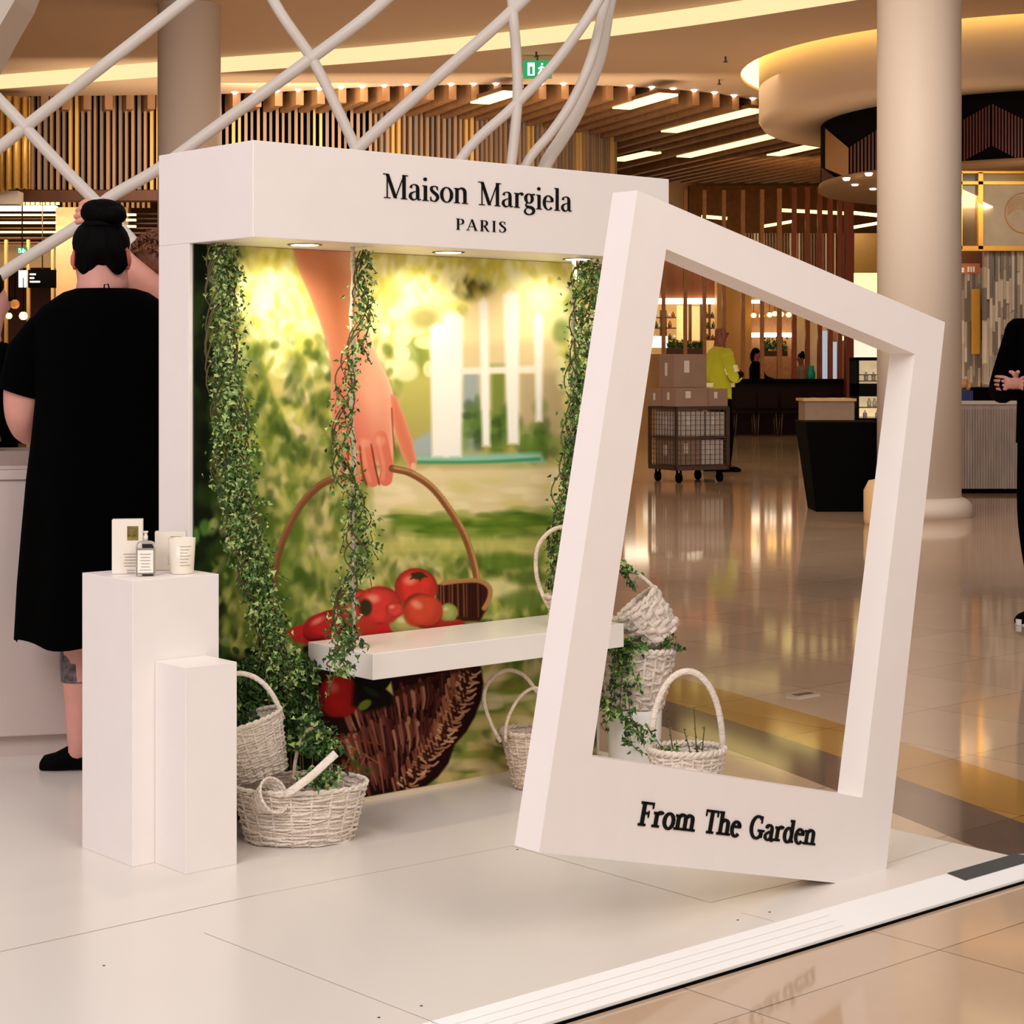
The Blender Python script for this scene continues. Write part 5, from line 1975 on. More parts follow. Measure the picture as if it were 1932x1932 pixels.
    for sg in (-1, 1):
        MB().ball(hc + Rm @ Vector((sg * .078 * s, -.005, -.035 * s)), (.014 * s, .02 * s, .03 * s), 8).build('ear', sk_, t)
        MB().ball(hc + Rm @ Vector((sg * .03 * s, .085 * s, -.03 * s)), (.011 * s, .008 * s, .009 * s), 8).build('eye', M_dark, t)
    if not bald:
        mb = MB()
        mb.ball(hc + Rm @ Vector((0, -.022 * s, .022 * s)), (.088 * s, .09 * s, .088 * s), 16)
        if hair == 'bun':
            mb.ball(hc + Rm @ Vector((0, -.05 * s, .1 * s)), .045 * s, 12)
        if hair == 'long':
            mb.ball(hc + Rm @ Vector((0, -.06 * s, -.08 * s)), (.085 * s, .05 * s, .15 * s), 12)
        mb.build('hair', M_hair, t)
    if extra:
        extra(t, L, s)
    return t


M_hiv = mat('hi_vis_yellow', (150, 150, 8), .8, var=.05)
M_refl = mat('reflective_tape', (196, 190, 150), .4)


def tape(t, L, s):
    mb = MB()
    for z, hh in ((1.0, .05),):
        mb.rings([[L(0, 0, z + q) + Vector((.192 * s * math.cos(a), .15 * s * math.sin(a), 0)) for a in np.linspace(0, 2 * math.pi, 25)[:-1]] for q in (0, hh)], cap=False)
    for sg in (-1, 1):
        a, b = L(sg * .17 * 1.1, .02, 1.38), L(sg * .23 * 1.1, .08, 1.12)
        mb.tube([a.lerp(b, .55), a.lerp(b, .85)], .083 * s, 14, cap=False)
    mb.build('reflective_band', M_refl, t)
    mb = MB()
    for sg in (-1, 1):
        b, c = L(sg * .23 * 1.1, .08, 1.12), L(sg * .04, .26, 1.14)
        mb.tube([b, b.lerp(c, .9)], [.07 * s, .055 * s], 14)
    mb.build('dark_sleeve', M_dark, t)


pm = fl(1356, 890)
human('bald person in a yellow hi-vis shirt standing with folded arms behind the box trolley', (pm.x, pm.y, 0), 1.84, R(-72), M_hiv, M_dark, 'folded', skinm=mat('dark_tan_skin', (104, 50, 32), .5), bald=True, wide=1.1, extra=tape, top_name='hi_vis_shirt', step=.06)
# two people at the bar
for px, fc, lab, hr, mt_, H_, py in ((1426, R(-110), 'person in black with long dark hair leaning on the dark bar counter', 'long', M_cloth, 1.72, 826), (1512, R(110), 'person in a pale grey top seated side-on behind the bar, dark hair in bun', 'bun', mat('pale_grey_cloth', (150, 128, 112), .8), 1.62, 822)):
    p = Vector(((px - CX) / F * 39.75, 39.75, 0))
    if hr == 'bun':
        p = Vector(((px - CX) / F * 39.85, 39.85, 0))
    human(lab, tuple(p), H_, fc, mt_, M_dark, 'reach', hair=hr, wide=1.15, top_name='top')
# person at right edge
pr_ = fl(1988, 1180)
human('person in black clothes and white-soled black sneakers cut off by the picture edge', (pr_.x, pr_.y, 0), 1.82, R(125), M_cloth, M_cloth, 'folded', skinm=M_skin, wide=1.05, shoe=M_dark, step=-.04)
# person at left edge, seated beyond the counter
pl = at(-34, 700, 6.9)
human('person in black standing at the left picture edge beyond the counter', (pl.x, pl.y, PZ), 1.58, R(-60), M_cloth, M_dark, 'reach', skinm=M_skin, hair='bun')

# ================================================================== COUNTER BEHIND THE WOMAN
cf = fl(0, 1440, PZ)
cpt = Vector((cf.x, cf.y + .06, PZ))
cn = thing('reception_counter', 'white counter with a recessed kick plate behind the person in the black dress', 'counter', cpt)
M_ctr = mat('counter_laminate', (204, 186, 178), .4, var=.01)
cu = Vector((.97, .24, 0)).normalized()
cv = Vector((-.24, .97, 0)).normalized()
MB().box(cpt - cu * 1.2 + Z * .07, cu * 1.5, cv * .45, Z * .80).build('body', M_ctr, cn, bevel=.003)
MB().box(cpt - cu * 1.2 + cv * .04, cu * 1.46, cv * .38, Z * .07).build('kick_plate', M_ctr, cn)
MB().box(cpt - cu * 1.21 - cv * .01 + Z * .871, cu * 1.52, cv * .47, Z * .03).build('worktop', M_ctr, cn, bevel=.002)
ct = cpt.z + .902
tr = thing('display_case', 'low clear case with small red item on the reception counter', 'case', cpt - cu * .1 + Z * .902)
MB().box(cpt - cu * .35 + cv * .02 + Z * .902, cu * .44, cv * .3, Z * .012).build('case_base', M_ctr, tr)
MB().box(cpt - cu * .345 + cv * .03 + Z * .9145, cu * .43, cv * .28, Z * .045).build('case_body', mat('frosted_acrylic', (214, 190, 180), .25, trans=.5), tr)
MB().box(cpt - cu * .25 + cv * .012 + Z * .9145, cu * .09, cv * .012, Z * .04).build('red_item', mat('deep_red', (130, 24, 18), .5), tr)
mb = MB()
mb.rings([ell(cpt - cu * (.14) + cv * .12 + Z * (.96 + z), a, b) for z, a, b in ((0, .1, .06), (.03, .13, .075), (.06, .12, .07), (.085, .06, .04))])
mb.build('black_pouch', mat('black_leather', (16, 14, 15), .3), label='black leather pouch lying on the clear case beside the elbow', cat='bag')
# ================================================================== FOOD HALL BACKGROUND
def slab(name, x0, x1, y0, y1, Y, m, depth=.15, parent=None, **kw):
    a, b = at(x0, y1, Y), at(x1, y0, Y)
    return MB().box(a, (b.x - a.x, 0, 0), (0, depth, 0), (0, 0, b.z - a.z)).build(name, m, parent, **kw)


def addslab(mb, x0, x1, y0, y1, Y, depth=.1, mi=0):
    a, b = at(x0, y1, Y), at(x1, y0, Y)
    return mb.box(a, (b.x - a.x, 0, 0), (0, depth, 0), (0, 0, b.z - a.z), mi)


# ---- left shop under the slat screen
shop = thing('left_food_outlet', 'dark wood food outlet under the slat screen, left of the booth', 'shop', at(120, 800, 32))
slab('rear_wall', -260, 420, 345, 930, 36, mat('dark_red_brown', (84, 40, 22), .6, var=.15), parent=shop)
mb = MB()
for i in range(7):
    addslab(mb, -60, 330, 402 + i * 9, 405 + i * 9, 33.5 - i * .2, .3)
mb.build('ceiling_board', M_wood, shop)
slab('plaster_band', -60, 330, 456, 505, 33, M_cream, parent=shop)
mb = MB()
for px in (10, 52, 98, 232, 262):
    addslab(mb, px - 2, px + 3, 452, 900, 31, .08)
mb.build('post', M_wood2, shop)
slab('light_fascia', -60, 105, 388, 397, 32, M_glow3, parent=shop)
mb = MB()
for i in range(11):
    addslab(mb, 11 + i * 9.4, 17 + i * 9.4, 361, 386, 32.4, .05)
mb.build('lit_slats', M_glow2, shop)  # slats emit by themselves so they look lit
mb = MB()
for i in range(17):
    addslab(mb, 118 + i * 10, 123 + i * 10, 364, 392, 32.4, .05)
mb.build('upper_slats', M_s3, shop)
slab('stone_pier', 105, 146, 391, 905, 31.5, M_cream, .4, parent=shop)
slab('stone_pier', 152, 242, 391, 470, 32.6, M_cream, .2, parent=shop)
for i, (a, b, c, d) in enumerate(((-40, 105, 404, 407), (-40, 105, 418, 422), (-40, 105, 436, 439), (238, 256, 403, 407), (238, 256, 413, 417), (238, 256, 425, 429))):
    t = slab('linear_light', a, b, c, d, 31.2, M_glow2, .05, label='thin warm light strip %s' % ['highest of three left of the stone pier', 'middle of three left of the stone pier', 'lowest of three left of the stone pier', 'highest of three right of the hair bun', 'middle of three right of the hair bun', 'lowest of three right of the hair bun'][i], cat='light', group='strips above the left outlet')
scr1 = thing('menu_screen', 'lit white menu screen hanging in the left food outlet', 'screen', at(42, 525, 30.5))
slab('screen_face', 35, 49, 510, 542, 30.5, mat('white_screen', (235, 240, 248), .4, es=1.3), .05, parent=scr1)
scr2 = thing('menu_screen', 'black menu screen with white lines of text in the left outlet', 'screen', at(80, 525, 30.5))
slab('screen_face', 53, 105, 509, 543, 30.5, M_dark, .05, parent=scr2)
mb = MB()
for (a, b, y) in ((56, 67, 517), (56, 64, 524), (56, 75, 531)):
    addslab(mb, a, b, y - 1, y + 2, 30.47, .02)
mb.build('menu_text', mat('screen_text', (240, 244, 250), .4, es=1.2), scr2)
M_globe = mat('globe_glass', (255, 220, 140), .4, es=5, ecol=(255, 205, 110))
for gi, (px, py, r_) in enumerate(((3, 596, 6), (17, 596, 6), (44, 596, 8), (28, 574, 9))):
    c = at(px, py, 30)
    t = thing('globe_lamp', ['glowing globe lamp nearest the left picture edge', 'glowing globe lamp second from the left picture edge', 'glowing globe lamp beside the shoulder of the person in black dress', 'dim larger globe lamp above the glowing ones'][gi], 'lamp', c, group='globe lamps of the left outlet')
    MB().ball(c, r_ / F * 30, 14).build('globe', M_globe if r_ < 9 else mat('dim_globe', (200, 130, 60), .4, es=.5), t)
    MB().tube([c, c + Z * .6], .008, 6).build('cord', M_dark, t)
# curved glass food cabinet and orange flowers near left edge
c = at(20, 640, 9)
# gold drapes at far left
dp = thing('gold_drapes', 'gold pleated drapes left of the slat screen', 'drapes', at(20, 300, 26.8))
pts_ = []
for i in range(61):
    px = -90 + i * 2.45
    pts_.append((px, .10 * math.sin(i * 1.1) + .05 * math.sin(i * .37)))
mb = MB()
vs = []
for z_i, py in enumerate((183, 356)):
    for px, o in pts_:
        p = at(px, py if z_i == 0 else 356 + max(0, (30 - px)) * .28, 26.7)
        vs.append(Vector((p.x, 26.7 + o, p.z)))
n_ = len(pts_)
fs = [(i, i + 1, n_ + i + 1, n_ + i) for i in range(n_ - 1)]
mb.add(vs, fs, 0, True)
dd = mb.build('drape_cloth', mat('gold_satin', (206, 160, 84), .35, var=.1, metal=.3), dp)
sd = dd.modifiers.new('solid', 'SOLIDIFY')
sd.thickness = .02
slab('beige_curve', -90, 34, 360, 385, 27, M_column, .3, parent=dp)

# ---- right hall
hall = thing('restaurant_front', 'glowing restaurant interior with shelves behind timber posts', 'shop', at(1400, 800, 42))
slab('rear_wall', 1130, 1760, 330, 840, 45, M_amber, parent=hall)
slab('timber_frieze', 1180, 1354, 440, 563, 42, mat('amber_timber', (120, 66, 34), .5, var=.25, scale=3, stretch=(1, 1, .1)), .2, parent=hall)
slab('light_fascia', 1180, 1354, 563, 573, 41.9, M_glow3, .25, parent=hall)
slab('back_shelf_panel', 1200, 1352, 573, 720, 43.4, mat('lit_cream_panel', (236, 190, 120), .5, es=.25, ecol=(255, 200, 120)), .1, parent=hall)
mb = MB()
for a, b, c_, d in ((1246, 1258, 585, 650), (1300, 1305, 573, 645), (1322, 1330, 573, 660), (1338, 1341, 573, 640)):
    addslab(mb, a, b, c_, d, 42.6, .2)
mb.build('shelf_upright', M_walnut, hall)
mb = MB()
for y in (598, 618, 640):
    addslab(mb, 1225, 1276, y, y + 2, 42.6, .3)
    addslab(mb, 1330, 1352, y, y + 2, 42.6, .3)
mb.build('shelf', M_walnut, hall)
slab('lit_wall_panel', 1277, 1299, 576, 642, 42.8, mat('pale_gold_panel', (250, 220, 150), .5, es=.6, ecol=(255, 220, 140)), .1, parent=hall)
slab('lit_wall_panel', 1306, 1321, 578, 642, 42.8, mat('pale_gold_panel', (250, 220, 150)), .1, parent=hall)
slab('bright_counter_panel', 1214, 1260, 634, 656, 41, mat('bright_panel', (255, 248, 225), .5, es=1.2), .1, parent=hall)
pil = slab('square_pillar', 1353, 1418, 505, 815, 41.3, mat('amber_pillar', (224, 168, 96), .5, var=.04, scale=1), .5, label='square amber pillar behind the bald person', cat='pillar')
slab('kitchen_back', 1418, 1625, 560, 720, 42.5, mat('kitchen_tan', (150, 104, 68), .5, var=.2), .1, parent=hall)
slab('light_fascia', 1418, 1530, 628, 636, 42.2, M_glow3, .1, parent=hall)
slab('light_fascia', 1418, 1440, 566, 572, 42.2, M_glow3, .1, parent=hall)
slab('timber_bay', 1500, 1560, 590, 716, 41.5, M_cream, .2, parent=hall)
mb = MB()
for (a, b, c_, d) in ((1552, 1563, 624, 716), (1572, 1582, 645, 716)):
    addslab(mb, a, b, c_, d, 41.0, .1)
mb.build('cool_window', mat('cool_lit_glass', (190, 205, 220), .3, es=.5, ecol=(190, 210, 230)), hall)
for gi, (px, py) in enumerate(((1422, 595), (1437, 596), (1452, 594), (1462, 592), (1474, 593), (1488, 594), (1604, 640), (1588, 638))):
    c = at(px, py, 41)
    t = thing('globe_lamp', 'small glowing lamp over the restaurant bar, %s' % (ORD[gi] + ' from the left' if gi < 6 else ('rightmost', 'second from the right')[gi - 6]), 'lamp', c, group='lamps over the restaurant bar')
    MB().ball(c, (.06, .06, .055), 12).build('globe', M_globe, t)
    MB().tube([c, c + Z * .8], .006, 5).build('cord', M_dark, t)
rb = random.Random(8)
M_b1 = [mat('bottle_white', (240, 230, 210), .3), mat('bottle_green', (70, 84, 50), .2), mat('bottle_amber', (150, 80, 30), .2)]
for ri, (y, xs_) in enumerate(((598, (1228, 1236, 1262, 1270, 1333, 1344)), (618, (1230, 1238, 1246, 1264, 1335, 1346)), (640, (1228, 1237, 1264, 1272, 1334, 1345)))):
    for bi, px in enumerate(xs_):
        c = at(px, y, 42.7)
        hh = rb.uniform(.1, .17)
        MB().lathe([(.04, .002), (.04, hh * .6), (.015, hh * .75), (.015, hh)], c, 10).build('bottle', rb.choice(M_b1), label='small bottle on the %s lit restaurant shelf, %s from the left' % (('top', 'middle', 'bottom')[ri], ORD[bi]), cat='bottle', group='bottles on the restaurant shelves')
# planter of greenery
t = thing('planter_box', 'leafy green planter on the ledge behind the stacked cartons', 'plant', at(1290, 662, 40.2))
slab('trough', 1258, 1332, 657, 668, 40.2, M_walnut, .25, parent=t)
lv = Leaves(41)
for i in range(420):
    lv.leaf(at(rb.uniform(1260, 1328), 656 - abs(rb.gauss(0, 5)), 40.2 + rb.uniform(0, .25)), rb.uniform(.05, .1), 0, -.3)
lv.build(t)
t = thing('planter_box', 'bushy green plant behind the person in black at the bar', 'plant', at(1455, 668, 41))
slab('trough', 1438, 1486, 662, 672, 40.6, M_walnut, .25, parent=t)
lv = Leaves(42)
for i in range(260):
    lv.leaf(at(rb.uniform(1440, 1484), 661 - abs(rb.gauss(0, 9)), 40.6 + rb.uniform(0, .25)), rb.uniform(.05, .1), 0, -.3)
lv.build(t)
slab('ledge_counter', 1170, 1345, 668, 815, 40, mat('ledge_amber', (206, 150, 84), .5), .5, label='amber panelled ledge counter carrying the leafy planter', cat='counter')
# timber posts standing along a curve
for i, (px, py0) in enumerate(((1252, 540), (1293, 345), (1329, 345), (1366, 348), (1402, 350), (1438, 350), (1470, 352), (1498, 352), (1523, 353), (1546, 354), (1566, 355), (1584, 356))):
    Yp = 39.4 - max(0, i - 4) * .16
    if i > 9:
        Yp = 38.2
    a = at(px - 3, 0, Yp)
    z1 = at(px, 335, Yp).z
    wd_ = .075 if i < 6 else .09
    MB().box((a.x, Yp, 0), (wd_, 0, 0), (0, .12, 0), (0, 0, 5.0)).build('timber_post', mat('amber_post', (186, 122, 66), .5, var=.15) if i < 7 else M_redwood, label='slim upright timber post before the restaurant, %s from the left' % ORD[i], cat='post', group='timber posts before the restaurant')
slab('red_post', 1597, 1611, 345, 822.9, 36.5, mat('deep_red_brown_post', (112, 40, 16), .45), .3, label='broad dark red-brown post left of the thick column', cat='post')
# light strips and reflections of the far ceiling
for i, (x0, y0_, x1, y1, Yd) in enumerate(((1215, 329, 1470, 340, 40), (1480, 320, 1546, 325, 39), (1470, 398, 1612, 405, 41), (1611, 403, 1657, 408, 41), (1325, 410, 1372, 414, 41), (1440, 429, 1494, 420, 41), (1611, 431, 1657, 423, 41))):
    p0, p1 = at(x0, y0_, Yd), at(x1, y1, Yd)
    t = thing('linear_light', 'thin glowing strip in the far restaurant ceiling, %s' % ['topmost and longest, right of the header corner', 'short one touching the dark bulkhead', 'dashed behind the posts', 'upper one just left of the thick column', 'small one right above the tilted frame', 'slanting between two posts', 'lower one just left of the thick column'][i], 'light', p0, group='strips in the far restaurant ceiling')
    MB().box(p0, p1 - p0, (0, .2, 0), (0, 0, .055)).build('diffuser', M_glow2, t)
slab('rear_ceiling_panel', 1300, 1660, 350, 442, 44.2, mat('dim_amber_ceiling', (74, 44, 20), .9, var=.2, spec=.05), .2, parent=hall)
mb = MB()
for i in range(46):
    addslab(mb, 1400 + i * 5.6, 1403.4 + i * 5.6, 440, 560, 43.9, .1, mi=(i // 4) % 3 == 1)
mb.build('rear_slats', [M_brown, M_s1], hall)
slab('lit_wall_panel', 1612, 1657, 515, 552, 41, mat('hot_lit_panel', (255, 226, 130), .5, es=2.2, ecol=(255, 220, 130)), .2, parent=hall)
slab('rear_wall_bronze', 1612, 1657, 440, 515, 43.0, mat('bronze_panel', (150, 112, 54), .35, metal=.3), .1, parent=hall)
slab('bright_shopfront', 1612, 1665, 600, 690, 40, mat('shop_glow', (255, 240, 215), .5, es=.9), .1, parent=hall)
# bar
bar = thing('bar_counter', 'long dark brown bar counter in front of the restaurant', 'bar', at(1495, 815, 37.3))
M_bar = mat('dark_bar_wood', (26, 7, 4), .5, var=.2, spec=.12)
slab('bar_front', 1376, 1640, 722, 820.2, 37.3, M_bar, .5, parent=bar)
slab('bar_top', 1370, 1640, 715, 722, 37.2, M_dark, .65, parent=bar)
# bar chairs
st0 = None
for px in (1404, 1446, 1490, 1540):
    base = fl(px, 823)
    t = thing('bar_chair', 'slim dark chair at the long bar counter, %s of four from the left' % ORD[(1404, 1446, 1490, 1540).index(px)], 'chair', base, group='chairs at the bar')
    MB().boxc(base + Z * .47, (.4, .38, .03)).build('seat', M_bar, t)
    MB().boxc(base + Vector((0, -.19, .72)), (.38, .03, .34)).build('backrest', M_bar, t)
    for sx in (-1, 1):
        for sy in (-1, 1):
            MB().tube([base + Vector((sx * .16, sy * .15, .46)), base + Vector((sx * .19, sy * .18, 0))], .014, 6).build('leg', M_steel, t)
# beige till counter and black planter
slab('till_counter', 1519, 1612, 757, 903.9, 22, mat('till_beige', (168, 146, 128), .5), .5, label='beige till counter behind the tall black tapered planter', cat='counter')
slab('till_worktop', 1516, 1616, 752, 757, 21.95, M_cream, .6, label='cream worktop slab of the beige till counter', cat='worktop')
pb = fl(1589, 965)
mb = MB()
wb, wt, hb_ = .24, .345, .80
mb.add([pb + Vector((sx * w, sy * w + .2, z)) for z, w in ((0, wb), (hb_, wt)) for sx, sy in ((-1, -1), (1, -1), (1, 1), (-1, 1))], [(3, 2, 1, 0), (4, 5, 6, 7), (0, 1, 5, 4), (1, 2, 6, 5), (2, 3, 7, 6), (3, 0, 4, 7)])
mb.build('tapered_planter', M_dark, bevel=.006, label='large black square tapered planter standing on the polished floor', cat='planter')
# display fridge
fr_ = thing('display_fridge', 'black framed lit display fridge beside the thick column', 'fridge', at(1645, 800, 24))
mb = MB()
for a, b, c_, d in ((1616, 1621, 676, 886.9), (1616, 1690, 674, 680), (1616, 1690, 724, 748), (1616, 1690, 790, 886.9), (1685, 1690, 676, 886.9)):
    addslab(mb, a, b, c_, d, 24, .5)
mb.build('cabinet', M_dark, fr_)
slab('lit_interior', 1621, 1685, 680, 790, 24.45, mat('fridge_glow', (236, 206, 160), .5, es=.55, var=.5, scale=8), .04, parent=fr_)
mb = MB()
for y in (706, 718, 768):
    addslab(mb, 1622, 1684, y, y + 2, 24.1, .3)
mb.build('shelf', M_steel, fr_)
for ji, (px, y) in enumerate(((1632, 790), (1650, 768), (1640, 768), (1634, 718), (1648, 718), (1655, 790))):
    c = at(px, y, 24.25)
    MB().lathe([(.025, .001), (.028, .07), (.012, .09), (.012, .11)], c, 10).build('food_jar', M_b1[0], label='small pale jar on %s of the display fridge' % ['the left of the floor', 'the right of the middle shelf', 'the left of the middle shelf', 'the left of the top shelf', 'the right of the top shelf', 'the right of the floor'][ji], cat='jar', group='jars in the display fridge')

# ---- box trolley
TC = fl(1299, 918)
tx, ty = Vector((.90, .43, 0)).normalized(), Vector((-.43, .90, 0)).normalized()
base = fl(1275, 912)
base.z = .14
tro = thing('roll_cage_trolley', 'wire roll cage trolley loaded with cartons on castors', 'trolley', (base.x, base.y, 0))
wA, wB, hC = .62, .62, .72   # right face, left face
a_ = (onp(1376, 880, base, ty) - base).dot(tx)
b_ = (onp(1223, 880, base, tx) - base).dot(ty)
wA, wB = a_, b_
hC = at(0, 768, base.y).z - .14
print('trolley', wA, wB, hC)
MB().box(base, tx * wA, ty * wB, Z * .05).build('deck', M_steel, tro)
mb = MB()
for (u, v) in ((0, 0), (1, 0), (0, 1), (1, 1)):
    mb.box(base + tx * (wA - .03) * u + ty * (wB - .03) * v, tx * .03, ty * .03, Z * hC)
for (o, d, L_) in ((base, tx, wA), (base, ty, wB), (base + ty * (wB - .02), tx, wA), (base + tx * (wA - .02), ty, wB)):
    nrm_ = ty if d is tx else tx
    mb.box(o + Z * (hC - .03), d * L_, nrm_ * .02, Z * .03)
    mb.box(o + Z * hC * .5, d * L_, nrm_ * .02, Z * .02)
mb.build('frame', M_steel, tro)
mb = MB()
for (o, d, L_) in ((base, tx, wA), (base, ty, wB)):
    nrm_ = ty if d is tx else tx
    k_ = int(L_ / .06)
    for i in range(k_ + 1):
        mb.box(o + d * (L_ * i / k_) + Z * .05, d * .006, nrm_ * .006, Z * (hC - .06))
    for i in range(12):
        mb.box(o + Z * (.06 + (hC - .1) * i / 11), d * L_, nrm_ * .006, Z * .005)
mb.build('wire_mesh', M_steel, tro)
for (u, v) in ((.12, .12), (.88, .12), (.12, .88), (.88, .88)):
    c = base + tx * wA * u + ty * wB * v
    mb = MB()
    mb.tube([Vector((c.x, c.y, .055)) - tx * .018, Vector((c.x, c.y, .055)) + tx * .018], .055, 16)
    mb.box(Vector((c.x, c.y, .06)) - tx * .026 - ty * .02, tx * .006, ty * .04, Z * .08)
    mb.box(Vector((c.x, c.y, .06)) + tx * .02 - ty * .02, tx * .006, ty * .04, Z * .08)
    mb.build('castor', M_dark, tro)


def cart(u, v, z, wu, wv, h, label, m=None):
    p = base + tx * u + ty * v + Z * (z - base.z)
    t = thing('carton', label, 'carton', p)
    MB().box(p, tx * wu, ty * wv, Z * h).build('cardboard_box', m or M_card, t, bevel=.004)
    MB().box(p + tx * wu * .3 - ty * .002 + Z * h * .45, tx * wu * .16, ty * .002, Z * h * .36).build('paper_label', M_paper, t)
    MB().box(p + ty * wv * .45 - tx * .002 + Z * h * .35, tx * .002, ty * wv * .16, Z * h * .4).build('paper_label', M_paper, t)


zt2 = .14 + hC
M_card2 = mat('pale_carton', (204, 192, 182), .8)
cart(.05, .05, .195, wA * .42, wB * .8, hC * .42, 'brown carton in the lower left of the roll cage', M_card)
cart(.05 + wA * .46, .05, .195, wA * .40, wB * .8, hC * .4, 'pale carton in the lower right of the roll cage', M_card2)
cart(.05, .05, .2 + hC * .45, wA * .5, wB * .8, hC * .4, 'white carton in the upper left of the roll cage', M_card2)
cart(.05 + wA * .54, .05, .2 + hC * .45, wA * .34, wB * .8, hC * .38, 'small pale carton in the upper right of the roll cage', M_card2)
z1 = zt2 + .004
h1 = .21
cart(-.0, .0, z1, wA * .6, wB * .5, h1, 'wide brown carton resting on the cage top, left of the middle row')
cart(wA * .62, .02, z1, wA * .37, wB * .45, h1 * .95, 'small brown carton on the right end of the cage top')
cart(.0, wB * .54, z1, wA * .5, wB * .44, h1 * .93, 'brown carton at the back left of the cage top')
cart(.0, wB * .05, z1 + h1 + .003, wA * .6, wB * .55, .37, 'largest brown carton topping the loaded roll cage')

# ---- right kiosk under the drum
kio = thing('kiosk_facade', 'gold framed kiosk front with stone sign panel below the dark bulkhead', 'kiosk', at(1880, 800, 22.5))
mb = MB()
YK = 22.6
for a, b, c_, d in ((1800, 2060, 322.5, 327), (1800, 2060, 342, 348), (1846, 1855, 325, 470), (1800, 2060, 464, 473), (1812, 1816, 325, 470)):
    addslab(mb, a, b, c_, d, YK, .12)
mb.build('gold_frame', M_gold, kio)
slab('dark_glazing', 1800, 1848, 326, 466, YK + .08, mat('smoky_glass', (92, 70, 36), .15), .03, parent=kio)
slab('glazed_transom', 1855, 2060, 326, 342, YK + .08, mat('smoky_gold_glass', (150, 118, 50), .2), .03, parent=kio)
slab('stone_panel', 1855, 2060, 346, 465, YK + .04, mat('mottled_stone', (176, 160, 138), .6, var=.12, scale=3), .06, parent=kio)
mb = MB()
c = at(1932, 402, YK + .035)
rr_ = 36 / F * YK
mb.tube([c + Vector((rr_ * math.cos(a), 0, rr_ * 1.05 * math.sin(a))) for a in np.linspace(0, 2 * math.pi, 40)], .006, 6, cap=False)
for k in range(7):
    mb.tube([c + Vector((rr_ * (-.85 + q * .4), 0, rr_ * (-.1 + k * .1 + .35 * math.sin(q * 1.1)))) for q in np.linspace(0, 3.6, 12)], .003, 5)
mb.build('relief_emblem', mat('emblem_gold', (186, 128, 50), .5), kio)
MB().prism([c + Vector((rr_ * .97 * math.cos(a), .012, rr_ * 1.02 * math.sin(a))) for a in np.linspace(0, 2 * math.pi, 33)[:-1]], (0, .02, 0)).build('emblem_disc', mat('emblem_cream', (240, 206, 140), .5), kio)
r = random.Random(14)
tones = [mat('grey_strip_%d' % i, c_, .45) for i, c_ in enumerate(((168, 152, 138), (142, 128, 116), (190, 176, 160), (110, 98, 88)))]
mb = MB()
for i in range(44):
    x0 = 1857 + i * 5.2
    y = 474
    while y < 762:
        h_ = r.uniform(24, 80)
        addslab(mb, x0, x0 + 5, y, min(764, y + h_), YK + .1 + r.uniform(0, .05), .1, r.randrange(4))
        y += h_
mb.build('mosaic_strips', tones, kio)
mb = MB()
for i in range(9):
    x0 = 1810 + i * 5
    y = 505
    while y < 720:
        h_ = r.uniform(24, 60)
        addslab(mb, x0, x0 + 4.6, y, min(730, y + h_), YK + .7, .1, r.randrange(4))
        y += h_
mb.build('interior_strips', tones, kio)
slab('ochre_panel', 1835, 1849, 545, 668, YK + .55, mat('ochre_panel', (190, 136, 40), .5), .05, parent=kio)
slab('interior_wall', 1790, 2060, 474, 800, YK + 1.0, M_walnut, .1, parent=kio)
sg_ = slab('small_fascia', 1812, 1849, 497, 516, YK + .5, mat('terracotta', (176, 104, 70), .5), .05, parent=kio)
mb = MB()
for (x0, x1, y0_, y1) in ((1814, 1819, 505, 514), (1826, 1829, 503, 513), (1831, 1834, 503, 513), (1836, 1839, 503, 513)):
    addslab(mb, x0, x1, y0_, y1, YK + .48, .02)
mb.build('fascia_lettering', M_paper, kio)
kc = thing('kiosk_counter', 'ribbed stone kiosk counter right of the thick column', 'counter', at(1880, 930, 19.4))
YC2 = 19.4
slab('counter_front', 1800, 2060, 763, 922, YC2, mat('ribbed_stone', (182, 166, 156), .6, var=.15, scale=20, stretch=(1, 1, .15)), .6, parent=kc)
mb = MB()
for i in range(52):
    addslab(mb, 1801 + i * 5, 1803.4 + i * 5, 772, 922, YC2 - .012, .012)
mb.build('front_ribs', mat('ribbed_stone', (182, 166, 156)), kc)
slab('counter_top', 1798, 2060, 756, 763, YC2 - .03, M_column, .7, parent=kc)
slab('toe_kick', 1800, 2060, 922, 934, YC2 + .04, M_dark, .5, parent=kc)
tb = thing('display_tray', 'long black display tray on the kiosk counter', 'tray', at(1880, 752, 19.4))
slab('tray_body', 1838, 2060, 731, 755, YC2 + .02, M_dark, .45, parent=tb)
slab('blue_box', 1813, 1836, 737, 755.5, YC2, mat('deep_blue', (44, 56, 120), .5), .2, label='small blue box on the kiosk counter beside the black tray', cat='box')
mb = MB()
for (px, py, r_) in ((1810, 726, 8), (1819, 722, 9), (1828, 727, 8)):
    mb.ball(at(px, py + 2, YC2 + .22), (r_ / F * YC2, r_ / F * YC2, r_ / F * YC2 * 1.2), 8)
addslab(mb, 1804, 1836, 732, 755.5, YC2 + .24, .1)
mb.build('bread_basket', mat('bread_crust', (220, 170, 110), .8, var=.3, scale=20), label='heap of pale bread loaves behind the blue box on the kiosk', cat='bread')
# stone waste pier next to the planter
MB().lathe([(.13, 0), (.14, .05), (.14, .28), (.10, .36), (.001, .38)], fl(1662, 990), 24).build('stone_bollard', M_cream, label='short rounded stone bollard beside the black planter', cat='bollard')

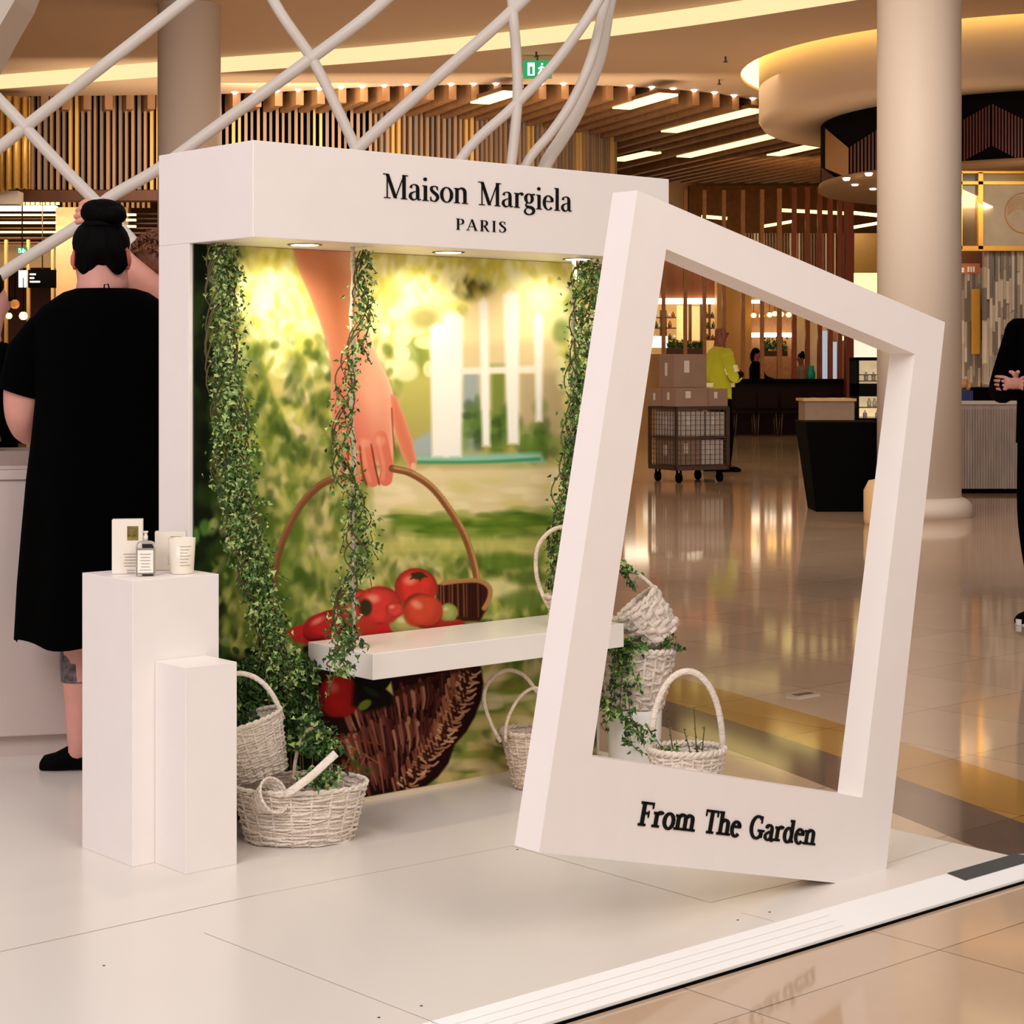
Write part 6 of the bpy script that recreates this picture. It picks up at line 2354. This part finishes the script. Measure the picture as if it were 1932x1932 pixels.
# warm light inside the hall
# added unseen area lights, facing away from the atrium, brightening the shop interiors
for (x, y, z, tx_, tz_, sz, p_, c_) in ((4.8, 33.0, 4.3, 4.9, 3.2, 2.0, 48, (1, .68, .36)), (4.2, 41.6, 4.7, 4.2, 2.2, 3.0, 60, WARM), (7.2, 41.0, 4.6, 7.4, 2.2, 2.4, 50, WARM), (-7.5, 30.2, 3.6, -7.5, 2.4, 2.4, 45, WARM), (5.2, 22.6, 3.4, 4.2, 1.2, 1.0, 24, WARM), (5.8, 20.6, 3.5, 6.0, 1.9, 1.4, 20, WARM), (-3, 26.0, 4.9, -3, 4.4, 2.0, 22, WARM)):
    area('hall_fill', (x, y, z), (tx_, y + 2.6, tz_), sz, p_, c_, .5)
for px, Yh in ((42, 30.5), (80, 30.5)):
    c = at(px, 508, Yh)
    MB().tube([c, Vector((c.x, c.y, 5.76))], .01, 6).build('hanger', M_steel, scr1 if px == 42 else scr2)

# small floor plate seen through the tilted frame
p = fl(1515, 1312)
pt = thing('floor_socket', 'small steel floor socket plate in the polished floor, seen through the frame', 'floor socket', p)
MB().boxc(p + Z * .003, (.13, .06, .006), (U, V)).build('cover_plate', mat('bright_steel', (210, 205, 200), .25, metal=.9), pt)
MB().boxc(p + Z * .0065, (.09, .03, .002), (U, V)).build('hinged_lid', M_steel, pt)
mb = MB()
a = at(1530, 716, 37.45)
mb.rings([[a + Vector((x * w_, y * .08, z)) for x, y in ((-1, -1), (1, -1), (1, 1), (-1, 1))] for z, w_ in ((.0, .07), (.12, .075), (.2, .05), (.27, .045))])
mb.build('teal_bag', mat('teal_fabric', (20, 150, 128), .6), label='teal bag standing on the dark bar counter', cat='bag')
for k, (px, w_) in enumerate(((1532, 12), (1566, 16), (1588, 8))):
    a, b = at(px, 752, 22.0), at(px + w_, 752, 22.0)
    MB().box(a + Z * .001, (b.x - a.x, 0, 0), (0, .2, 0), (0, 0, .006)).build('paper_menu', M_paper, label='paper menu lying on the beige till counter, %s' % ['left one', 'middle one', 'right one'][k], cat='menu')
